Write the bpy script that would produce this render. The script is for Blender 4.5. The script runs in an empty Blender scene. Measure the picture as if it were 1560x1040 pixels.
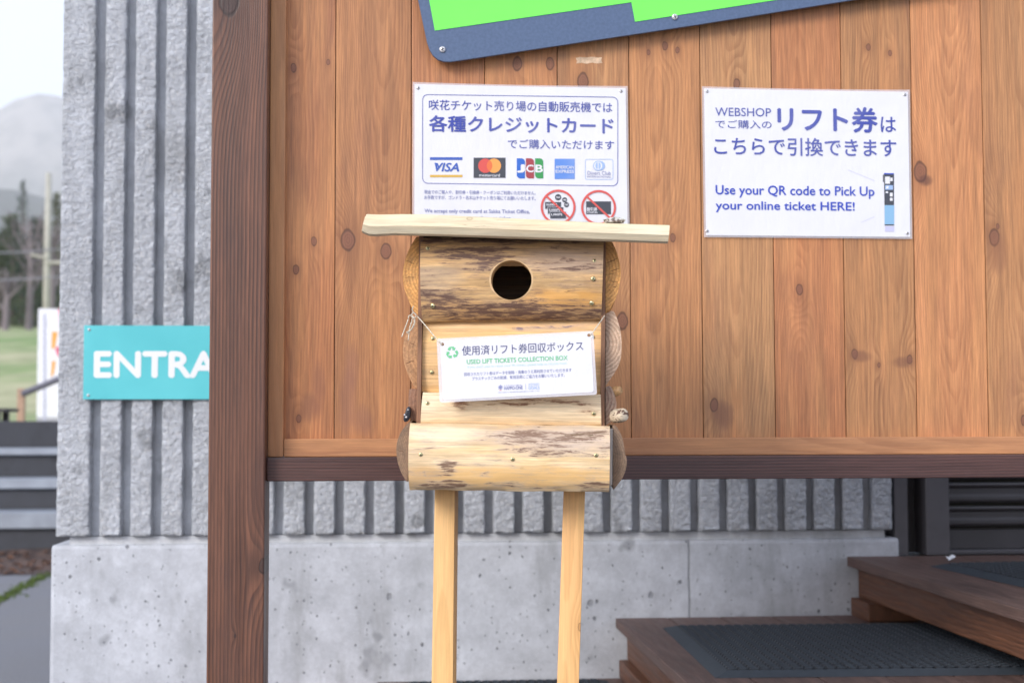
import bpy, bmesh, math, random
from mathutils import Vector, Matrix, Euler, noise as mn
R = math.radians
S = bpy.context.scene
COL = S.collection
# ------------------------------------------------------------------ camera
EYE = 1.05; F = 2200.0; DW = 2.92
PITCH = R(3.13); YAW = R(4.5); ROLL = -0.0022
cm = bpy.data.cameras.new('camera'); cam = bpy.data.objects.new('camera', cm); COL.objects.link(cam)
cam.rotation_mode = 'QUATERNION'
CR = Matrix.Rotation(-YAW, 3, 'Z') @ Matrix.Rotation(math.pi/2 + PITCH, 3, 'X') @ Matrix.Rotation(ROLL, 3, 'Z')
cam.location = (0, -DW, EYE); cam.rotation_quaternion = CR.to_quaternion()
cm.sensor_width = 36; cm.lens = F / 1560 * 36; cm.clip_start = .05; cm.clip_end = 20000
cm.dof.use_dof = True; cm.dof.focus_distance = 2.5; cm.dof.aperture_fstop = 5.0
S.camera = cam
# ------------------------------------------------------------------ light
SUN_EL = R(27); SUN_AZ = R(222)      # azimuth clockwise from +Y : behind the camera, to the left
w = bpy.data.worlds.new("World"); S.world = w; w.use_nodes = True
wn = w.node_tree; bg = wn.nodes['Background']; sk = wn.nodes.new('ShaderNodeTexSky')
sk.sky_type = 'NISHITA'; sk.sun_disc = False; sk.sun_elevation = SUN_EL; sk.sun_rotation = SUN_AZ
sk.altitude = 700; sk.air_density = 1.0; sk.dust_density = 3.0; sk.ozone_density = 1.0
# thin even veil of high cloud over the clear sky
veil = wn.nodes.new('ShaderNodeMix'); veil.data_type = 'RGBA'; veil.inputs[0].default_value = .62
wn.links.new(sk.outputs[0], veil.inputs[6]); veil.inputs[7].default_value = (8.2, 8.6, 10.2, 1)
wn.links.new(veil.outputs[2], bg.inputs[0]); bg.inputs[1].default_value = 0.15
sl = bpy.data.lights.new('sun', 'SUN'); sl.energy = 2.0; sl.angle = R(22); sl.color = (1, .96, .93)
so = bpy.data.objects.new('sun', sl); COL.objects.link(so)
sd = Vector((math.sin(SUN_AZ)*math.cos(SUN_EL), math.cos(SUN_AZ)*math.cos(SUN_EL), math.sin(SUN_EL)))
so.rotation_euler = sd.to_track_quat('Z', 'Y').to_euler()
S.view_settings.view_transform = 'Standard'; S.view_settings.look = 'None'
S.view_settings.exposure = 0.31; S.view_settings.gamma = 1
S.view_settings.use_curve_mapping = False
S.cycles.volume_bounces = 2
# ------------------------------------------------------------------ pixel -> place
def ray(px, py):
    return CR @ Vector(((px-780)/F, -(py-520)/F, -1))
def at(px, py, Y):
    d = ray(px, py); t = (Y+DW)/d.y; return Vector((0, -DW, EYE)) + d*t
def atz(px, py, z):
    d = ray(px, py); t = (z-EYE)/d.z; return Vector((0, -DW, EYE)) + d*t
def mat_of(o): return Matrix.LocRotScale(o.location, o.rotation_euler, None)
def lp(o, px, py, y=0.0):            # point of plane y in o's own frame
    Mi = mat_of(o).inverted(); a = Mi @ Vector((0, -DW, EYE)); b = Mi.to_3x3() @ ray(px, py)
    t = (y-a.y)/b.y; return a + b*t
# ------------------------------------------------------------------ object helpers
def tag(o, label=None, cat=None, group=None, kind=None):
    if label: o['label'] = label
    if cat: o['category'] = cat
    if group: o['group'] = group
    if kind: o['kind'] = kind
    return o
def empty(name, loc, rot=(0, 0, 0), **k):
    o = bpy.data.objects.new(name, None); COL.objects.link(o); o.location = loc; o.rotation_euler = rot
    o.empty_display_size = .05
    return tag(o, **k)
def link(name, me, mat=None, parent=None, loc=(0, 0, 0), smooth=None):
    if mat is not None and not me.materials:
        for m in (mat if isinstance(mat, (list, tuple)) else [mat]): me.materials.append(m)
    o = bpy.data.objects.new(name, me); COL.objects.link(o); o.location = loc
    if parent is not None: o.parent = parent
    if smooth is not None:
        for p in me.polygons: p.use_smooth = True
        if smooth < 179: me.set_sharp_from_angle(angle=R(smooth))
    return o
def mesh_of(name, vs, fs):
    me = bpy.data.meshes.new(name); me.from_pydata([tuple(v) for v in vs], [], fs); me.update(); return me
def bm_mesh(name, bm):
    me = bpy.data.meshes.new(name); bm.to_mesh(me); bm.free(); return me
def box_bm(sx, sy, sz, bev=0.0, seg=1):
    bm = bmesh.new(); bmesh.ops.create_cube(bm, size=1)
    for v in bm.verts: v.co = Vector((v.co.x*sx, v.co.y*sy, v.co.z*sz))
    if bev > 0: bmesh.ops.bevel(bm, geom=bm.edges[:], offset=bev, segments=seg, profile=.6, affect='EDGES')
    return bm
def board(name, mat, parent, a, b, bev=.0015, seg=1):
    """box between corners a and b, given in the parent's frame"""
    a = Vector(a); b = Vector(b); s = b-a
    me = bm_mesh(name, box_bm(abs(s.x), abs(s.y), abs(s.z), bev, seg))
    return link(name, me, mat, parent, (a+b)/2)
def prism(name, mat, parent, pts, y0, y1, bev=0.0, smooth=None):
    """outline in x/z (parent's frame) pushed from y0 back to y1"""
    c = sum((Vector(p) for p in pts), Vector((0, 0)))/len(pts)
    ar = sum(pts[i][0]*pts[(i+1) % len(pts)][1]-pts[(i+1) % len(pts)][0]*pts[i][1] for i in range(len(pts)))
    if ar < 0: pts = pts[::-1]
    bm = bmesh.new()
    fr = [bm.verts.new((p[0]-c.x, y0, p[1]-c.y)) for p in pts]
    bk = [bm.verts.new((p[0]-c.x, y1, p[1]-c.y)) for p in pts]
    n = len(pts)
    f = bm.faces.new(fr)
    if y1 != y0:
        bm.faces.new(bk[::-1])
        for i in range(n): bm.faces.new((fr[(i+1) % n], fr[i], bk[i], bk[(i+1) % n]))
        if bev: bmesh.ops.bevel(bm, geom=f.edges[:], offset=bev, segments=2, profile=.6, affect='EDGES')
    me = bm_mesh(name, bm)
    return link(name, me, mat, parent, (c.x, 0, c.y), smooth)
def rrect(x0, z0, x1, z1, r, n=6, corners=(1, 1, 1, 1)):
    out = []
    for k, (cx, cz, a) in enumerate(((x1-r, z1-r, 0), (x0+r, z1-r, 90), (x0+r, z0+r, 180), (x1-r, z0+r, 270))):
        if corners[k]:
            for i in range(n+1): t = R(a+90*i/n); out.append((cx+r*math.cos(t), cz+r*math.sin(t)))
        else: out.append(((x1, x0, x0, x1)[k], (z1, z1, z0, z0)[k]))
    return out
def tube_mesh(name, pts, rad, n=6, cap=True):
    vs, fs = [], []; m = len(pts); rad = rad if isinstance(rad, (list, tuple)) else [rad]*m
    up = Vector((.13, .31, .94))
    for i, p in enumerate(pts):
        p = Vector(p); d = (Vector(pts[min(i+1, m-1)])-Vector(pts[max(i-1, 0)])).normalized()
        u = d.cross(up)
        if u.length < .1: u = d.cross(Vector((1, 0, 0)))
        u.normalize(); v = d.cross(u)
        for k in range(n):
            a = 2*math.pi*k/n; vs.append(p+(u*math.cos(a)+v*math.sin(a))*rad[i])
    for i in range(m-1):
        for k in range(n): fs.append((i*n+k, i*n+(k+1) % n, (i+1)*n+(k+1) % n, (i+1)*n+k))
    if cap: fs.append(tuple(range(n-1, -1, -1))); fs.append(tuple((m-1)*n+k for k in range(n)))
    return mesh_of(name, vs, fs)
# ------------------------------------------------------------------ node helpers
class G:
    def __init__(s, name):
        s.m = bpy.data.materials.new(name); s.m.use_nodes = True; s.t = s.m.node_tree
        s.b = s.t.nodes['Principled BSDF']; s.tc = None
    def put(s, sock, v):
        if isinstance(v, bpy.types.NodeSocket): s.t.links.new(v, sock)
        elif isinstance(v, (tuple, list)) and sock.type == 'RGBA' and len(v) == 3: sock.default_value = (*v, 1)
        else: sock.default_value = v
    def n(s, ty, ins={}, **props):
        nd = s.t.nodes.new('ShaderNode'+ty)
        for k, v in props.items(): setattr(nd, k, v)
        for k, v in ins.items(): s.put(nd.inputs[k], v)
        return nd
    def ma(s, op, a, b=0.0, c=0.0, clamp=False):
        return s.n('Math', {0: a, 1: b, 2: c}, operation=op, use_clamp=clamp).outputs[0]
    def add(s, a, b): return s.ma('ADD', a, b)
    def mul(s, a, b): return s.ma('MULTIPLY', a, b)
    def sub(s, a, b): return s.ma('SUBTRACT', a, b)
    def ss(s, v, lo, hi, a=0.0, b=1.0):
        return s.n('MapRange', {0: v, 1: lo, 2: hi, 3: a, 4: b}, interpolation_type='SMOOTHSTEP').outputs[0]
    def mix(s, f, a, b, bt='MIX'):
        nd = s.n('Mix', {}, data_type='RGBA', blend_type=bt, clamp_factor=True)
        s.put(nd.inputs[0], f); s.put(nd.inputs[6], a); s.put(nd.inputs[7], b); return nd.outputs[2]
    def xyz(s, kind='Object'):
        if kind == 'World': v = s.n('NewGeometry').outputs['Position']
        else: v = s.n('TexCoord').outputs['Object']
        sp = s.n('SeparateXYZ', {0: v}); return v, sp.outputs[0], sp.outputs[1], sp.outputs[2]
    def vec(s, x, y, z): return s.n('CombineXYZ', {0: x, 1: y, 2: z}).outputs[0]
    def noi(s, v, sc, det=2.0, ro=.5, di=0.0, w=None):
        nd = s.n('TexNoise', {'Vector': v, 'Scale': sc, 'Detail': det, 'Roughness': ro, 'Distortion': di})
        return nd.outputs[0]
    def vor(s, v, sc, feat='F1', rnd=1.0, dims='3D'):
        return s.n('TexVoronoi', {'Vector': v, 'Scale': sc, 'Randomness': rnd}, feature=feat, voronoi_dimensions=dims)
    def bump(s, h, st=.3, dist=.002, nrm=None):
        i = {'Strength': st, 'Distance': dist, 'Height': h}
        if nrm is not None: i['Normal'] = nrm
        return s.n('Bump', i).outputs[0]
    def out(s, col=None, rough=None, nrm=None, **k):
        if col is not None: s.put(s.b.inputs['Base Color'], col)
        if rough is not None: s.put(s.b.inputs['Roughness'], rough)
        if nrm is not None: s.put(s.b.inputs['Normal'], nrm)
        for q, v in k.items(): s.put(s.b.inputs[q.replace('_', ' ')], v)
        return s.m
def plain(name, col, rough=.5, metal=0.0, var=.12, sc=30, bump=.0, **k):
    g = G(name); v, x, y, z = g.xyz()
    f = g.noi(v, sc, 4, .6)
    c = g.mix(g.ss(f, .3, .7), tuple(a*(1-var) for a in col), tuple(min(1, a*(1+var)) for a in col))
    nrm = g.bump(f, bump, .001) if bump else None
    return g.out(c, rough, nrm, Metallic=metal, **k)
def wood(name, light, dark, along='z', c0=0., d0=.04, slope=.02, freq=260., knots=(), seed=0., ring=.6,
         blotch=.35, blotch_col=None, fibre=.25, rough=.55, stains=(), stain_col=(.09, .045, .05), stain_base=.0,
         stain_col2=None, wob=.010, halo=.35, knot_col=None, bumpst=.25, coat=0.0, cracks=0.0, warm=None, patches=(), kel=.62, wear=0.0, kamt=.6, kedge=.7, kscale=.66):
    """sawn wood: growth rings round a log axis, bent round knots; lengths in metres of the object's frame"""
    g = G(name); v, x, y, z = g.xyz()
    L, C, D = {'z': (z, x, y), 'x': (x, z, y), 'y': (y, x, z)}[along]
    sd = seed*7.31
    Ls = g.add(L, sd)
    wv = g.vec(g.mul(C, 5.), g.mul(D, 5.), g.mul(Ls, 1.3))
    nn = g.n('TexNoise', {'Vector': wv, 'Scale': 1.0, 'Detail': 2.0, 'Roughness': .5})
    w1 = g.mul(g.sub(nn.outputs[0], .5), wob*5)
    wv2 = g.vec(g.mul(C, 14.), g.mul(D, 14.), g.mul(Ls, 5.))
    w2 = g.mul(g.sub(g.noi(wv2, 1.0, 3, .55), .5), wob*1.1)
    a = g.sub(C, c0); a = g.add(a, w1)
    b = g.add(g.add(g.mul(L, slope), -d0), D); b = g.add(b, g.mul(g.sub(g.noi(g.vec(g.mul(C, 2.), 3.3+sd, g.mul(Ls, 1.6)), 1., 1), .5), wob*4))
    r = g.ma('SQRT', g.add(g.mul(a, a), g.mul(b, b)))
    r = g.add(r, w2)
    kmask = None; khalo = None; kring = None; kin = None
    for (kl, kc, kr) in knots:
        kf = kr; kr = kr*kscale
        dl = g.sub(L, kl); dc = g.sub(C, kc)
        nz = g.mul(g.sub(g.noi(g.vec(g.mul(dl, 1), g.mul(dc, 1), sd), 0.45/kr, 2), .5), kr*.7)
        s1 = g.add(g.ma('SQRT', g.add(g.mul(dc, dc), g.mul(g.mul(dl, dl), kel*kel))), nz)
        s2 = g.add(g.mul(dc, dc), g.mul(g.mul(dl, dl), .10))
        ex = g.ma('EXPONENT', g.mul(s2, -1/(2.1*kf)**2))
        r = g.add(r, g.mul(ex, kf*1.9))
        k1 = g.ss(s1, kr*1.08, kr*.86)
        kr_ = g.mul(g.ss(s1, kr*1.22, kr*1.04), g.ss(s1, kr*.78, kr*.98))
        kq = g.ma('FRACT', g.mul(s1, 3.2/kr))
        kq = g.mul(kq, k1)
        h = g.ma('EXPONENT', g.mul(g.add(g.mul(dc, dc), g.mul(g.mul(dl, dl), .3)), -1/(2.1*kr)**2))
        kmask = k1 if kmask is None else g.ma('MAXIMUM', kmask, k1)
        kring = kr_ if kring is None else g.ma('MAXIMUM', kring, kr_)
        kin = kq if kin is None else g.ma('MAXIMUM', kin, kq)
        khalo = h if khalo is None else g.ma('MAXIMUM', khalo, h)
    fr = g.ma('FRACT', g.mul(r, freq))
    late = g.mul(g.ss(fr, .15, .85), g.ss(fr, 1.0, .90))
    mod = g.ss(g.noi(g.vec(g.mul(C, 22.), sd, g.mul(Ls, 2.)), 1., 3, .6), .25, .75, .35, 1.)
    late = g.mul(late, mod)
    fv = g.vec(g.mul(C, 420.), g.mul(D, 420.), g.mul(Ls, 14.))
    fib = g.noi(fv, 1., 3, .7)
    fv2 = g.vec(g.mul(C, 70.), g.mul(D, 70.), g.mul(Ls, 3.))
    fib2 = g.noi(fv2, 1., 3, .6)
    col = g.mix(g.mul(late, ring), light, dark)
    # slow change of tone across ring bands
    band = g.noi(g.vec(g.mul(r, 60.), sd+1.7, g.mul(Ls, .6)), 1., 2, .5)
    col = g.mix(g.ss(band, .35, .7, 0., .55), col, g.mix(.5, col, dark))
    bc = blotch_col or tuple(q*.55 for q in dark)
    bl = g.noi(g.vec(g.mul(C, 9.), g.mul(D, 9.), g.mul(Ls, 3.2)), 1., 5, .62)
    col = g.mix(g.mul(g.ss(bl, .47, .75), blotch), col, bc)
    if warm is not None:
        bw = g.noi(g.vec(g.mul(C, 16.), sd+9., g.mul(Ls, 2.6)), 1., 4, .6)
        col = g.mix(g.ss(bw, .45, .68, 0., .8), col, warm)
    fm = g.ss(fib, .25, .75, 1-fibre, 1+fibre*.5)
    fm = g.mul(fm, g.ss(fib2, .25, .75, 1-fibre*.6, 1+fibre*.45))
    fib3 = g.noi(g.vec(g.mul(C, 190.), g.mul(D, 190.), g.mul(Ls, 6.)), 1., 4, .75)
    fm = g.mul(fm, g.ss(fib3, .3, .7, 1-fibre*.8, 1+fibre*.45))
    col = g.mix(1.0, col, g.vec(fm, fm, fm), 'MULTIPLY')
    if kmask is not None:
        kc_ = knot_col or tuple(q*.55 for q in dark)
        col = g.mix(g.mul(khalo, halo), col, g.mix(.5, dark, kc_))
        kcol = g.mix(kin, tuple(q*1.7 for q in kc_), kc_)
        col = g.mix(g.mul(kmask, kamt), col, kcol)
        col = g.mix(g.mul(kring, kedge), col, tuple(q*.45 for q in kc_))
    for (pl, pc, pal, pac, pcol, pamt) in patches:      # soft patches of another tone (worn, mineral streaks, glue)
        u = g.mul(g.sub(L, pl), 1/pal); q = g.mul(g.sub(C, pc), 1/pac)
        nz = g.mul(g.sub(g.noi(g.vec(g.mul(C, 60.), sd, g.mul(L, 20.)), 1., 4, .65), .5), 1.6)
        e = g.add(g.add(g.mul(u, u), g.mul(q, q)), nz)
        col = g.mix(g.mul(g.ss(e, 1.5, .0), pamt), col, pcol)
    rg = rough; bark = None
    if stains or stain_base:
        sn = g.noi(g.vec(g.mul(L, 17.), g.mul(C, 95.), sd), 1., 9, .74, .5)
        sn = g.add(g.mul(sn, .72), g.mul(g.noi(g.vec(g.mul(L, 6.), g.mul(C, 190.), sd+3.), 1., 5, .6), .28))
        acc = stain_base
        for (sl_, sc_, al, ac, wt) in stains:
            u = g.mul(g.sub(L, sl_), 1/al); q = g.mul(g.sub(C, sc_), 1/ac)
            e = g.mul(g.ma('EXPONENT', g.mul(g.add(g.mul(u, u), g.mul(q, q)), -1.)), wt)
            acc = g.add(e, acc)
        sm = g.add(sn, acc)
        sn2 = g.noi(g.vec(g.mul(L, 34.), g.mul(C, 260.), sd), 1., 6, .7, .4)
        m2 = g.ss(sm, .53, .70)
        if stain_col2: col = g.mix(g.mul(m2, g.ss(sn2, .35, .6, .35, .8)), col, stain_col2)
        m1 = g.ss(sm, .64, .685)
        bark = g.mul(m1, g.ss(sn2, .40, .54, .12, .95)); col = g.mix(bark, col, stain_col)
    if stains or stain_base: pass
    if cracks:
        cv = g.vec(g.mul(Ls, 7.), g.mul(C, 110.), g.mul(D, 30.))
        cn = g.noi(cv, 1., 3, .6, .2)
        ce = g.ma('ABSOLUTE', g.sub(cn, .5))
        gate = g.ss(g.noi(g.vec(g.mul(Ls, 4.), g.mul(C, 18.), sd), 1., 2), .55, .62)
        cm_ = g.mul(g.mul(g.ss(ce, .012, .004), gate), cracks)
        col = g.mix(cm_, col, tuple(q*.2 for q in dark))
    if wear:
        wn_ = g.noi(g.vec(g.mul(C, 90.), sd+4, g.mul(Ls, 12.)), 1., 5, .7)
        col = g.mix(g.ss(wn_, .66, .76, 0., wear), col, tuple(min(1, q*1.7+.05) for q in light))
    h = g.add(g.mul(late, -.5), g.mul(fib, .9))
    h = g.add(h, g.mul(fib2, .8))
    if kmask is not None: h = g.sub(h, g.mul(kring, .8))
    if bark is not None: h = g.add(h, g.mul(bark, 1.6))
    rr = g.ss(fib2, .3, .7, rough-.07, rough+.09)
    return g.out(col, rr, g.bump(h, bumpst, .0012), Coat_Weight=coat, Coat_Roughness=.3)
# ------------------------------------------------------------------ materials
def concrete(name, base=(.39, .40, .415), rough_face=False, pits=True, stain=.3, cracks=()):
    g = G(name); v, x, y, z = g.xyz('World')
    n1 = g.noi(v, 1.7, 5, .6); n2 = g.noi(v, 9., 6, .65); n3 = g.noi(v, 70., 4, .7); n4 = g.noi(v, 320., 2, .6)
    c = g.mix(g.ss(n2, .3, .72), tuple(a*.82 for a in base), tuple(min(1, a*1.14) for a in base))
    c = g.mix(g.ss(n1, .40, .62, 0, .30), c, tuple(a*.66 for a in base)); c = g.mix(g.ss(n3, .35, .75, 0, .35), c, tuple(a*.62 for a in base))
    c = g.mix(g.ss(n4, .55, .8, 0, .3), c, tuple(min(1, a*1.6) for a in base))
    sv = g.vec(g.mul(x, 3.2), g.mul(y, 3.), g.mul(z, .8))
    st = g.noi(sv, 1.6, 5, .66)
    c = g.mix(g.ss(st, .52, .72, 0, stain), c, (base[0]*.42, base[1]*.41, base[2]*.38))
    bl = g.noi(g.vec(x, g.add(y, 5.), z), 6.5, 3, .55)
    c = g.mix(g.ss(bl, .63, .70, 0, stain*1.2), c, tuple(a*.36 for a in base))
    h = g.add(g.mul(n3, .5 if not rough_face else 2.6), g.mul(n4, .25 if not rough_face else 1.0))
    if rough_face:
        n5 = g.noi(v, 85., 6, .72, .6); h = g.add(h, g.mul(n5, 1.6))
        c = g.mix(g.ss(n5, .56, .66, 0, .6), c, tuple(a*.36 for a in base)); c = g.mix(g.ss(n5, .48, .38, 0, .4), c, tuple(min(1, a*1.5) for a in base))
    if pits:
        for sc, thr, amt in ((5.3, .055, .45), (12., .07, .75), (27., .10, .7), (50., .14, .5)):
            vo = g.vor(g.vec(g.add(x, g.mul(n3, .012)), g.add(g.mul(z, .85), g.mul(n4, .006)), 0.), sc, dims='2D')
            m = g.ss(vo.outputs['Distance'], thr, thr*.55)
            gate = g.ss(g.n('SeparateColor', {0: vo.outputs['Color']}).outputs[0], .82, .86)
            m = g.mul(m, gate)
            c = g.mix(g.mul(m, amt), c, tuple(a*.22 for a in base)); h = g.sub(h, g.mul(m, 2.5))
    for (cx, wd) in cracks:
        e = g.ma('ABSOLUTE', g.add(g.sub(x, cx), g.mul(g.sub(g.noi(g.vec(0., 0., z), 14., 4, .6), .5), .012)))
        m = g.ss(e, wd, wd*.4); c = g.mix(g.mul(m, .7), c, tuple(a*.3 for a in base)); h = g.sub(h, g.mul(m, 1.5))
    return g.out(c, g.ss(n2, .3, .7, .8, .93), g.bump(h, .55 if not rough_face else 1.0, .003 if not rough_face else .006))
M = {}
M['conc_rib'] = concrete('rough_split_concrete', (.70, .74, .80), True, False, .6)
M['conc_groove'] = concrete('smooth_groove_concrete', (.58, .60, .63), False, False, .45)
M['conc_base'] = concrete('cast_concrete', (.54, .565, .61), False, True, .5, cracks=((at(1052, 880, 1.26).x, .0035),))
M['steel'] = plain('screw_steel', (.66, .66, .68), .42, .6)
M['brass'] = plain('brass_screw', (.62, .55, .30), .3, 1.0)
M['hole'] = plain('screw_recess', (.03, .028, .02), .8)
M['blackmetal'] = plain('black_metal', (.02, .022, .03), .35, .3)
M['string'] = plain('cotton_string', (.62, .57, .46), .9, sc=400, var=.3)
M['brown_metal'] = plain('brown_metal', (.050, .046, .050), .42, .0, sc=8)
M['brown_metal_light'] = plain('grey_brown_metal', (.085, .08, .088), .4, .0, sc=8)
def paper(name, col):
    g = G(name); v, x, y, z = g.xyz()
    n = g.noi(v, 9., 3, .5); n2 = g.noi(g.vec(g.mul(x, 3), y, z), 26., 3, .5)
    return g.out(g.mix(g.ss(n, .3, .7), tuple(a*.97 for a in col), col), .42, g.bump(g.add(n, g.mul(n2, .25)), .35, .008), Coat_Weight=.22, Coat_Roughness=.2)
M['paper'] = paper('laminated_white_paper', (.70, .705, .74))
def film():
    g = G('clear_laminate'); v, x, y, z = g.xyz(); n = g.noi(v, 14., 3, .5)
    tr = g.n('BsdfTransparent', {0: (.97, .97, .99)}).outputs[0]
    g.out((.86, .87, .93), .15, g.bump(n, .4, .006))
    mx = g.n('MixShader', {0: .38, 1: tr, 2: g.b.outputs[0]})
    g.t.links.new(mx.outputs[0], g.t.nodes['Material Output'].inputs[0]); return g.m
M['film'] = film()
def ink(name, col, fade=.0, paperc=(.8, .81, .86)):
    g = G(name); v, x, y, z = g.xyz('World'); n = g.noi(v, 7., 4, .55)
    c = g.mix(g.ss(n, .35, .7, 0, fade), col, tuple(a*.45+b*.55 for a, b in zip(col, paperc)))
    return g.out(c, .4, Coat_Weight=.22, Coat_Roughness=.2)
INK = dict(blue=ink('print_blue', (.03, .05, .32), .22), deep=ink('print_deep_blue', (.01, .045, .42), .08),
           indigo=ink('print_indigo', (.055, .06, .17), .15), green=ink('print_green', (.10, .50, .20), .35),
           pale=ink('print_pale_green', (.42, .66, .62), .3), slate=ink('print_slate', (.17, .19, .40), .25),
           vblue=ink('print_card_blue', (.04, .10, .42)), gold=ink('print_gold', (.62, .38, .06)),
           black=ink('print_charcoal', (.045, .05, .065)), red=ink('print_red', (.62, .075, .06)), orange=ink('print_orange', (.80, .33, .07)),
           mid=ink('print_red_orange', (.70, .15, .04)), white=ink('print_white', (.70, .705, .74)), jblue=ink('print_bright_blue', (.02, .12, .50)),
           jred=ink('print_dark_red', (.33, .04, .05)), jgreen=ink('print_card_green', (.03, .28, .07)), ablue=ink('print_sky_blue', (.08, .22, .62), .3),
           lblue=ink('print_light_blue', (.28, .42, .70), .2), kiosk=ink('print_kiosk_blue', (.22, .42, .62)), line=ink('print_lilac', (.5, .5, .68)),
           no=ink('print_warning_red', (.62, .085, .07)), sign=ink('print_sign_white', (.80, .82, .84)))
M['cut'] = plain('fresh_cut_wood', (.62, .42, .22), .7, sc=80)
# ------------------------------------------------------------------ flat print
def txt(root, s, cx, cy, wd, ht, ink_, y=-.0009, bold=0., scr=None, name='lettering', shear=0., label=None, space=1.0, thick=False):
    """lettering on root's plane: centre in photo pixels, width and height in photo pixels"""
    cu = bpy.data.curves.new('t', 'FONT'); cu.body = s; cu.size = 1; cu.offset = bold if thick else 0; cu.resolution_u = 3; cu.shear = shear; cu.space_character = space
    ob = bpy.data.objects.new('t', cu); COL.objects.link(ob)
    dg = bpy.context.evaluated_depsgraph_get(); me = bpy.data.meshes.new_from_object(ob.evaluated_get(dg))
    bpy.data.objects.remove(ob); bpy.data.curves.remove(cu)
    xs = [v.co.x for v in me.vertices]; ys = [v.co.y for v in me.vertices]
    x0, x1, y0, y1 = min(xs), max(xs), min(ys), max(ys)
    c = lp(root, cx, cy, y); k = (lp(root, cx+10, cy, y)-lp(root, cx-10, cy, y)).length/20
    W = wd*k; H = (ht*k) if ht else W*(y1-y0)/(x1-x0)
    for v in me.vertices:
        a = ((v.co.x-x0)/(x1-x0)-.5)*W; b = ((v.co.y-y0)/(y1-y0)-.5)*H
        v.co = (a, 0, b)
    me.materials.clear()
    if bold and not thick:      # heavier weight: thin copies a hair apart in depth
        d = bold*W/(x1-x0)*.75; vs = [tuple(v.co) for v in me.vertices]; fs = [tuple(p.vertices) for p in me.polygons]; n = len(vs); V, Fc = [], []
        for q, (dx, dz) in enumerate(((-d, 0), (d, 0), (0, d), (0, -d))):
            V += [(a+dx, -.00002*q, b+dz) for a, _, b in vs]; Fc += [tuple(i+q*n for i in f) for f in fs]
        bpy.data.meshes.remove(me); me = mesh_of(name, V, Fc)
    o = link(name, me, INK[ink_], root, c)
    if label: o['label'] = label
    return o
def shape(root, pts, ink_, y=-.0007, name='print_shape', label=None):
    """flat printed polygon; points in photo pixels"""
    P = [lp(root, px, py, y) for px, py in pts]; c = sum(P, Vector())/len(P)
    n = len(P); ar = sum(P[i].x*P[(i+1) % n].z-P[(i+1) % n].x*P[i].z for i in range(n))
    if ar < 0: P = P[::-1]
    me = mesh_of(name, [p-c for p in P], [tuple(range(n))])
    o = link(name, me, INK[ink_], root, c)
    if label: o['label'] = label
    return o
def strip_shape(root, outer, inner, ink_, y=-.0007, name='print_outline'):
    A = [lp(root, *p, y) for p in outer]; B = [lp(root, *p, y) for p in inner]; n = len(A)
    c = sum(A, Vector())/n
    me = mesh_of(name, [p-c for p in A+B], [(i, n+i, n+(i+1) % n, (i+1) % n) for i in range(n)])
    return link(name, me, INK[ink_], root, c)
def circ(cx, cy, r, n=40, a0=0, a1=360): return [(cx+r*math.cos(R(a0+(a1-a0)*i/n)), cy+r*math.sin(R(a0+(a1-a0)*i/n))) for i in range(n)]
def prr(x0, y0, x1, y1, r, n=6, corners=(1, 1, 1, 1)): return rrect(x0, y0, x1, y1, r, n, corners)
# screws : dome head + cross recess, shared mesh
def screw_bm(r=.0035, h=.0012):
    bm = bmesh.new(); n = 14
    rings = [(r, 0), (r*.98, -h*.45), (r*.7, -h), (0.0, -h*1.05)]
    prev = None
    for rr, y in rings:
        cur = [bm.verts.new((rr*math.cos(2*math.pi*i/n), y, rr*math.sin(2*math.pi*i/n))) for i in range(n)] if rr else [bm.verts.new((0, y, 0))]
        if prev:
            for i in range(n):
                if rr: bm.faces.new((prev[i], prev[(i+1) % n], cur[(i+1) % n], cur[i]))
                else: bm.faces.new((prev[i], prev[(i+1) % n], cur[0]))
        prev = cur
    for a in (R(20), R(110)):
        for f0 in ((1,),):
            q = []
            for sx, sz in ((-1, -1), (1, -1), (1, 1), (-1, 1)):
                x = sx*r*.62; z = sz*r*.13
                q.append(bm.verts.new((x*math.cos(a)-z*math.sin(a), -h*1.12-(.00003 if a > 1 else 0), x*math.sin(a)+z*math.cos(a))))
            f = bm.faces.new(q); f.material_index = 1
    bmesh.ops.recalc_face_normals(bm, faces=bm.faces[:])
    return bm
SC_S = bm_mesh('steel_screw', screw_bm(.0042, .0016)); SC_S.materials.append(M['steel']); SC_S.materials.append(M['hole'])
SC_B = bm_mesh('brass_screw', screw_bm(.0040, .0010)); SC_B.materials.append(M['brass']); SC_B.materials.append(M['hole'])
for me_ in (SC_S, SC_B):
    for p in me_.polygons: p.use_smooth = True
def screw(parent, loc, me=SC_S, name='screw', s=1.0, rot=0.0):
    o = bpy.data.objects.new(name, me); COL.objects.link(o); o.parent = parent; o.location = loc; o.scale = (s, s, s); o.rotation_euler = (0, rot, 0); return o

rnd = random.Random(4)
# =================================================================== SETTING
YC = 1.28                                   # face of the concrete base behind the screen
XL = at(87, 700, YC).x; XR = at(1360, 790, YC).x
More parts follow.
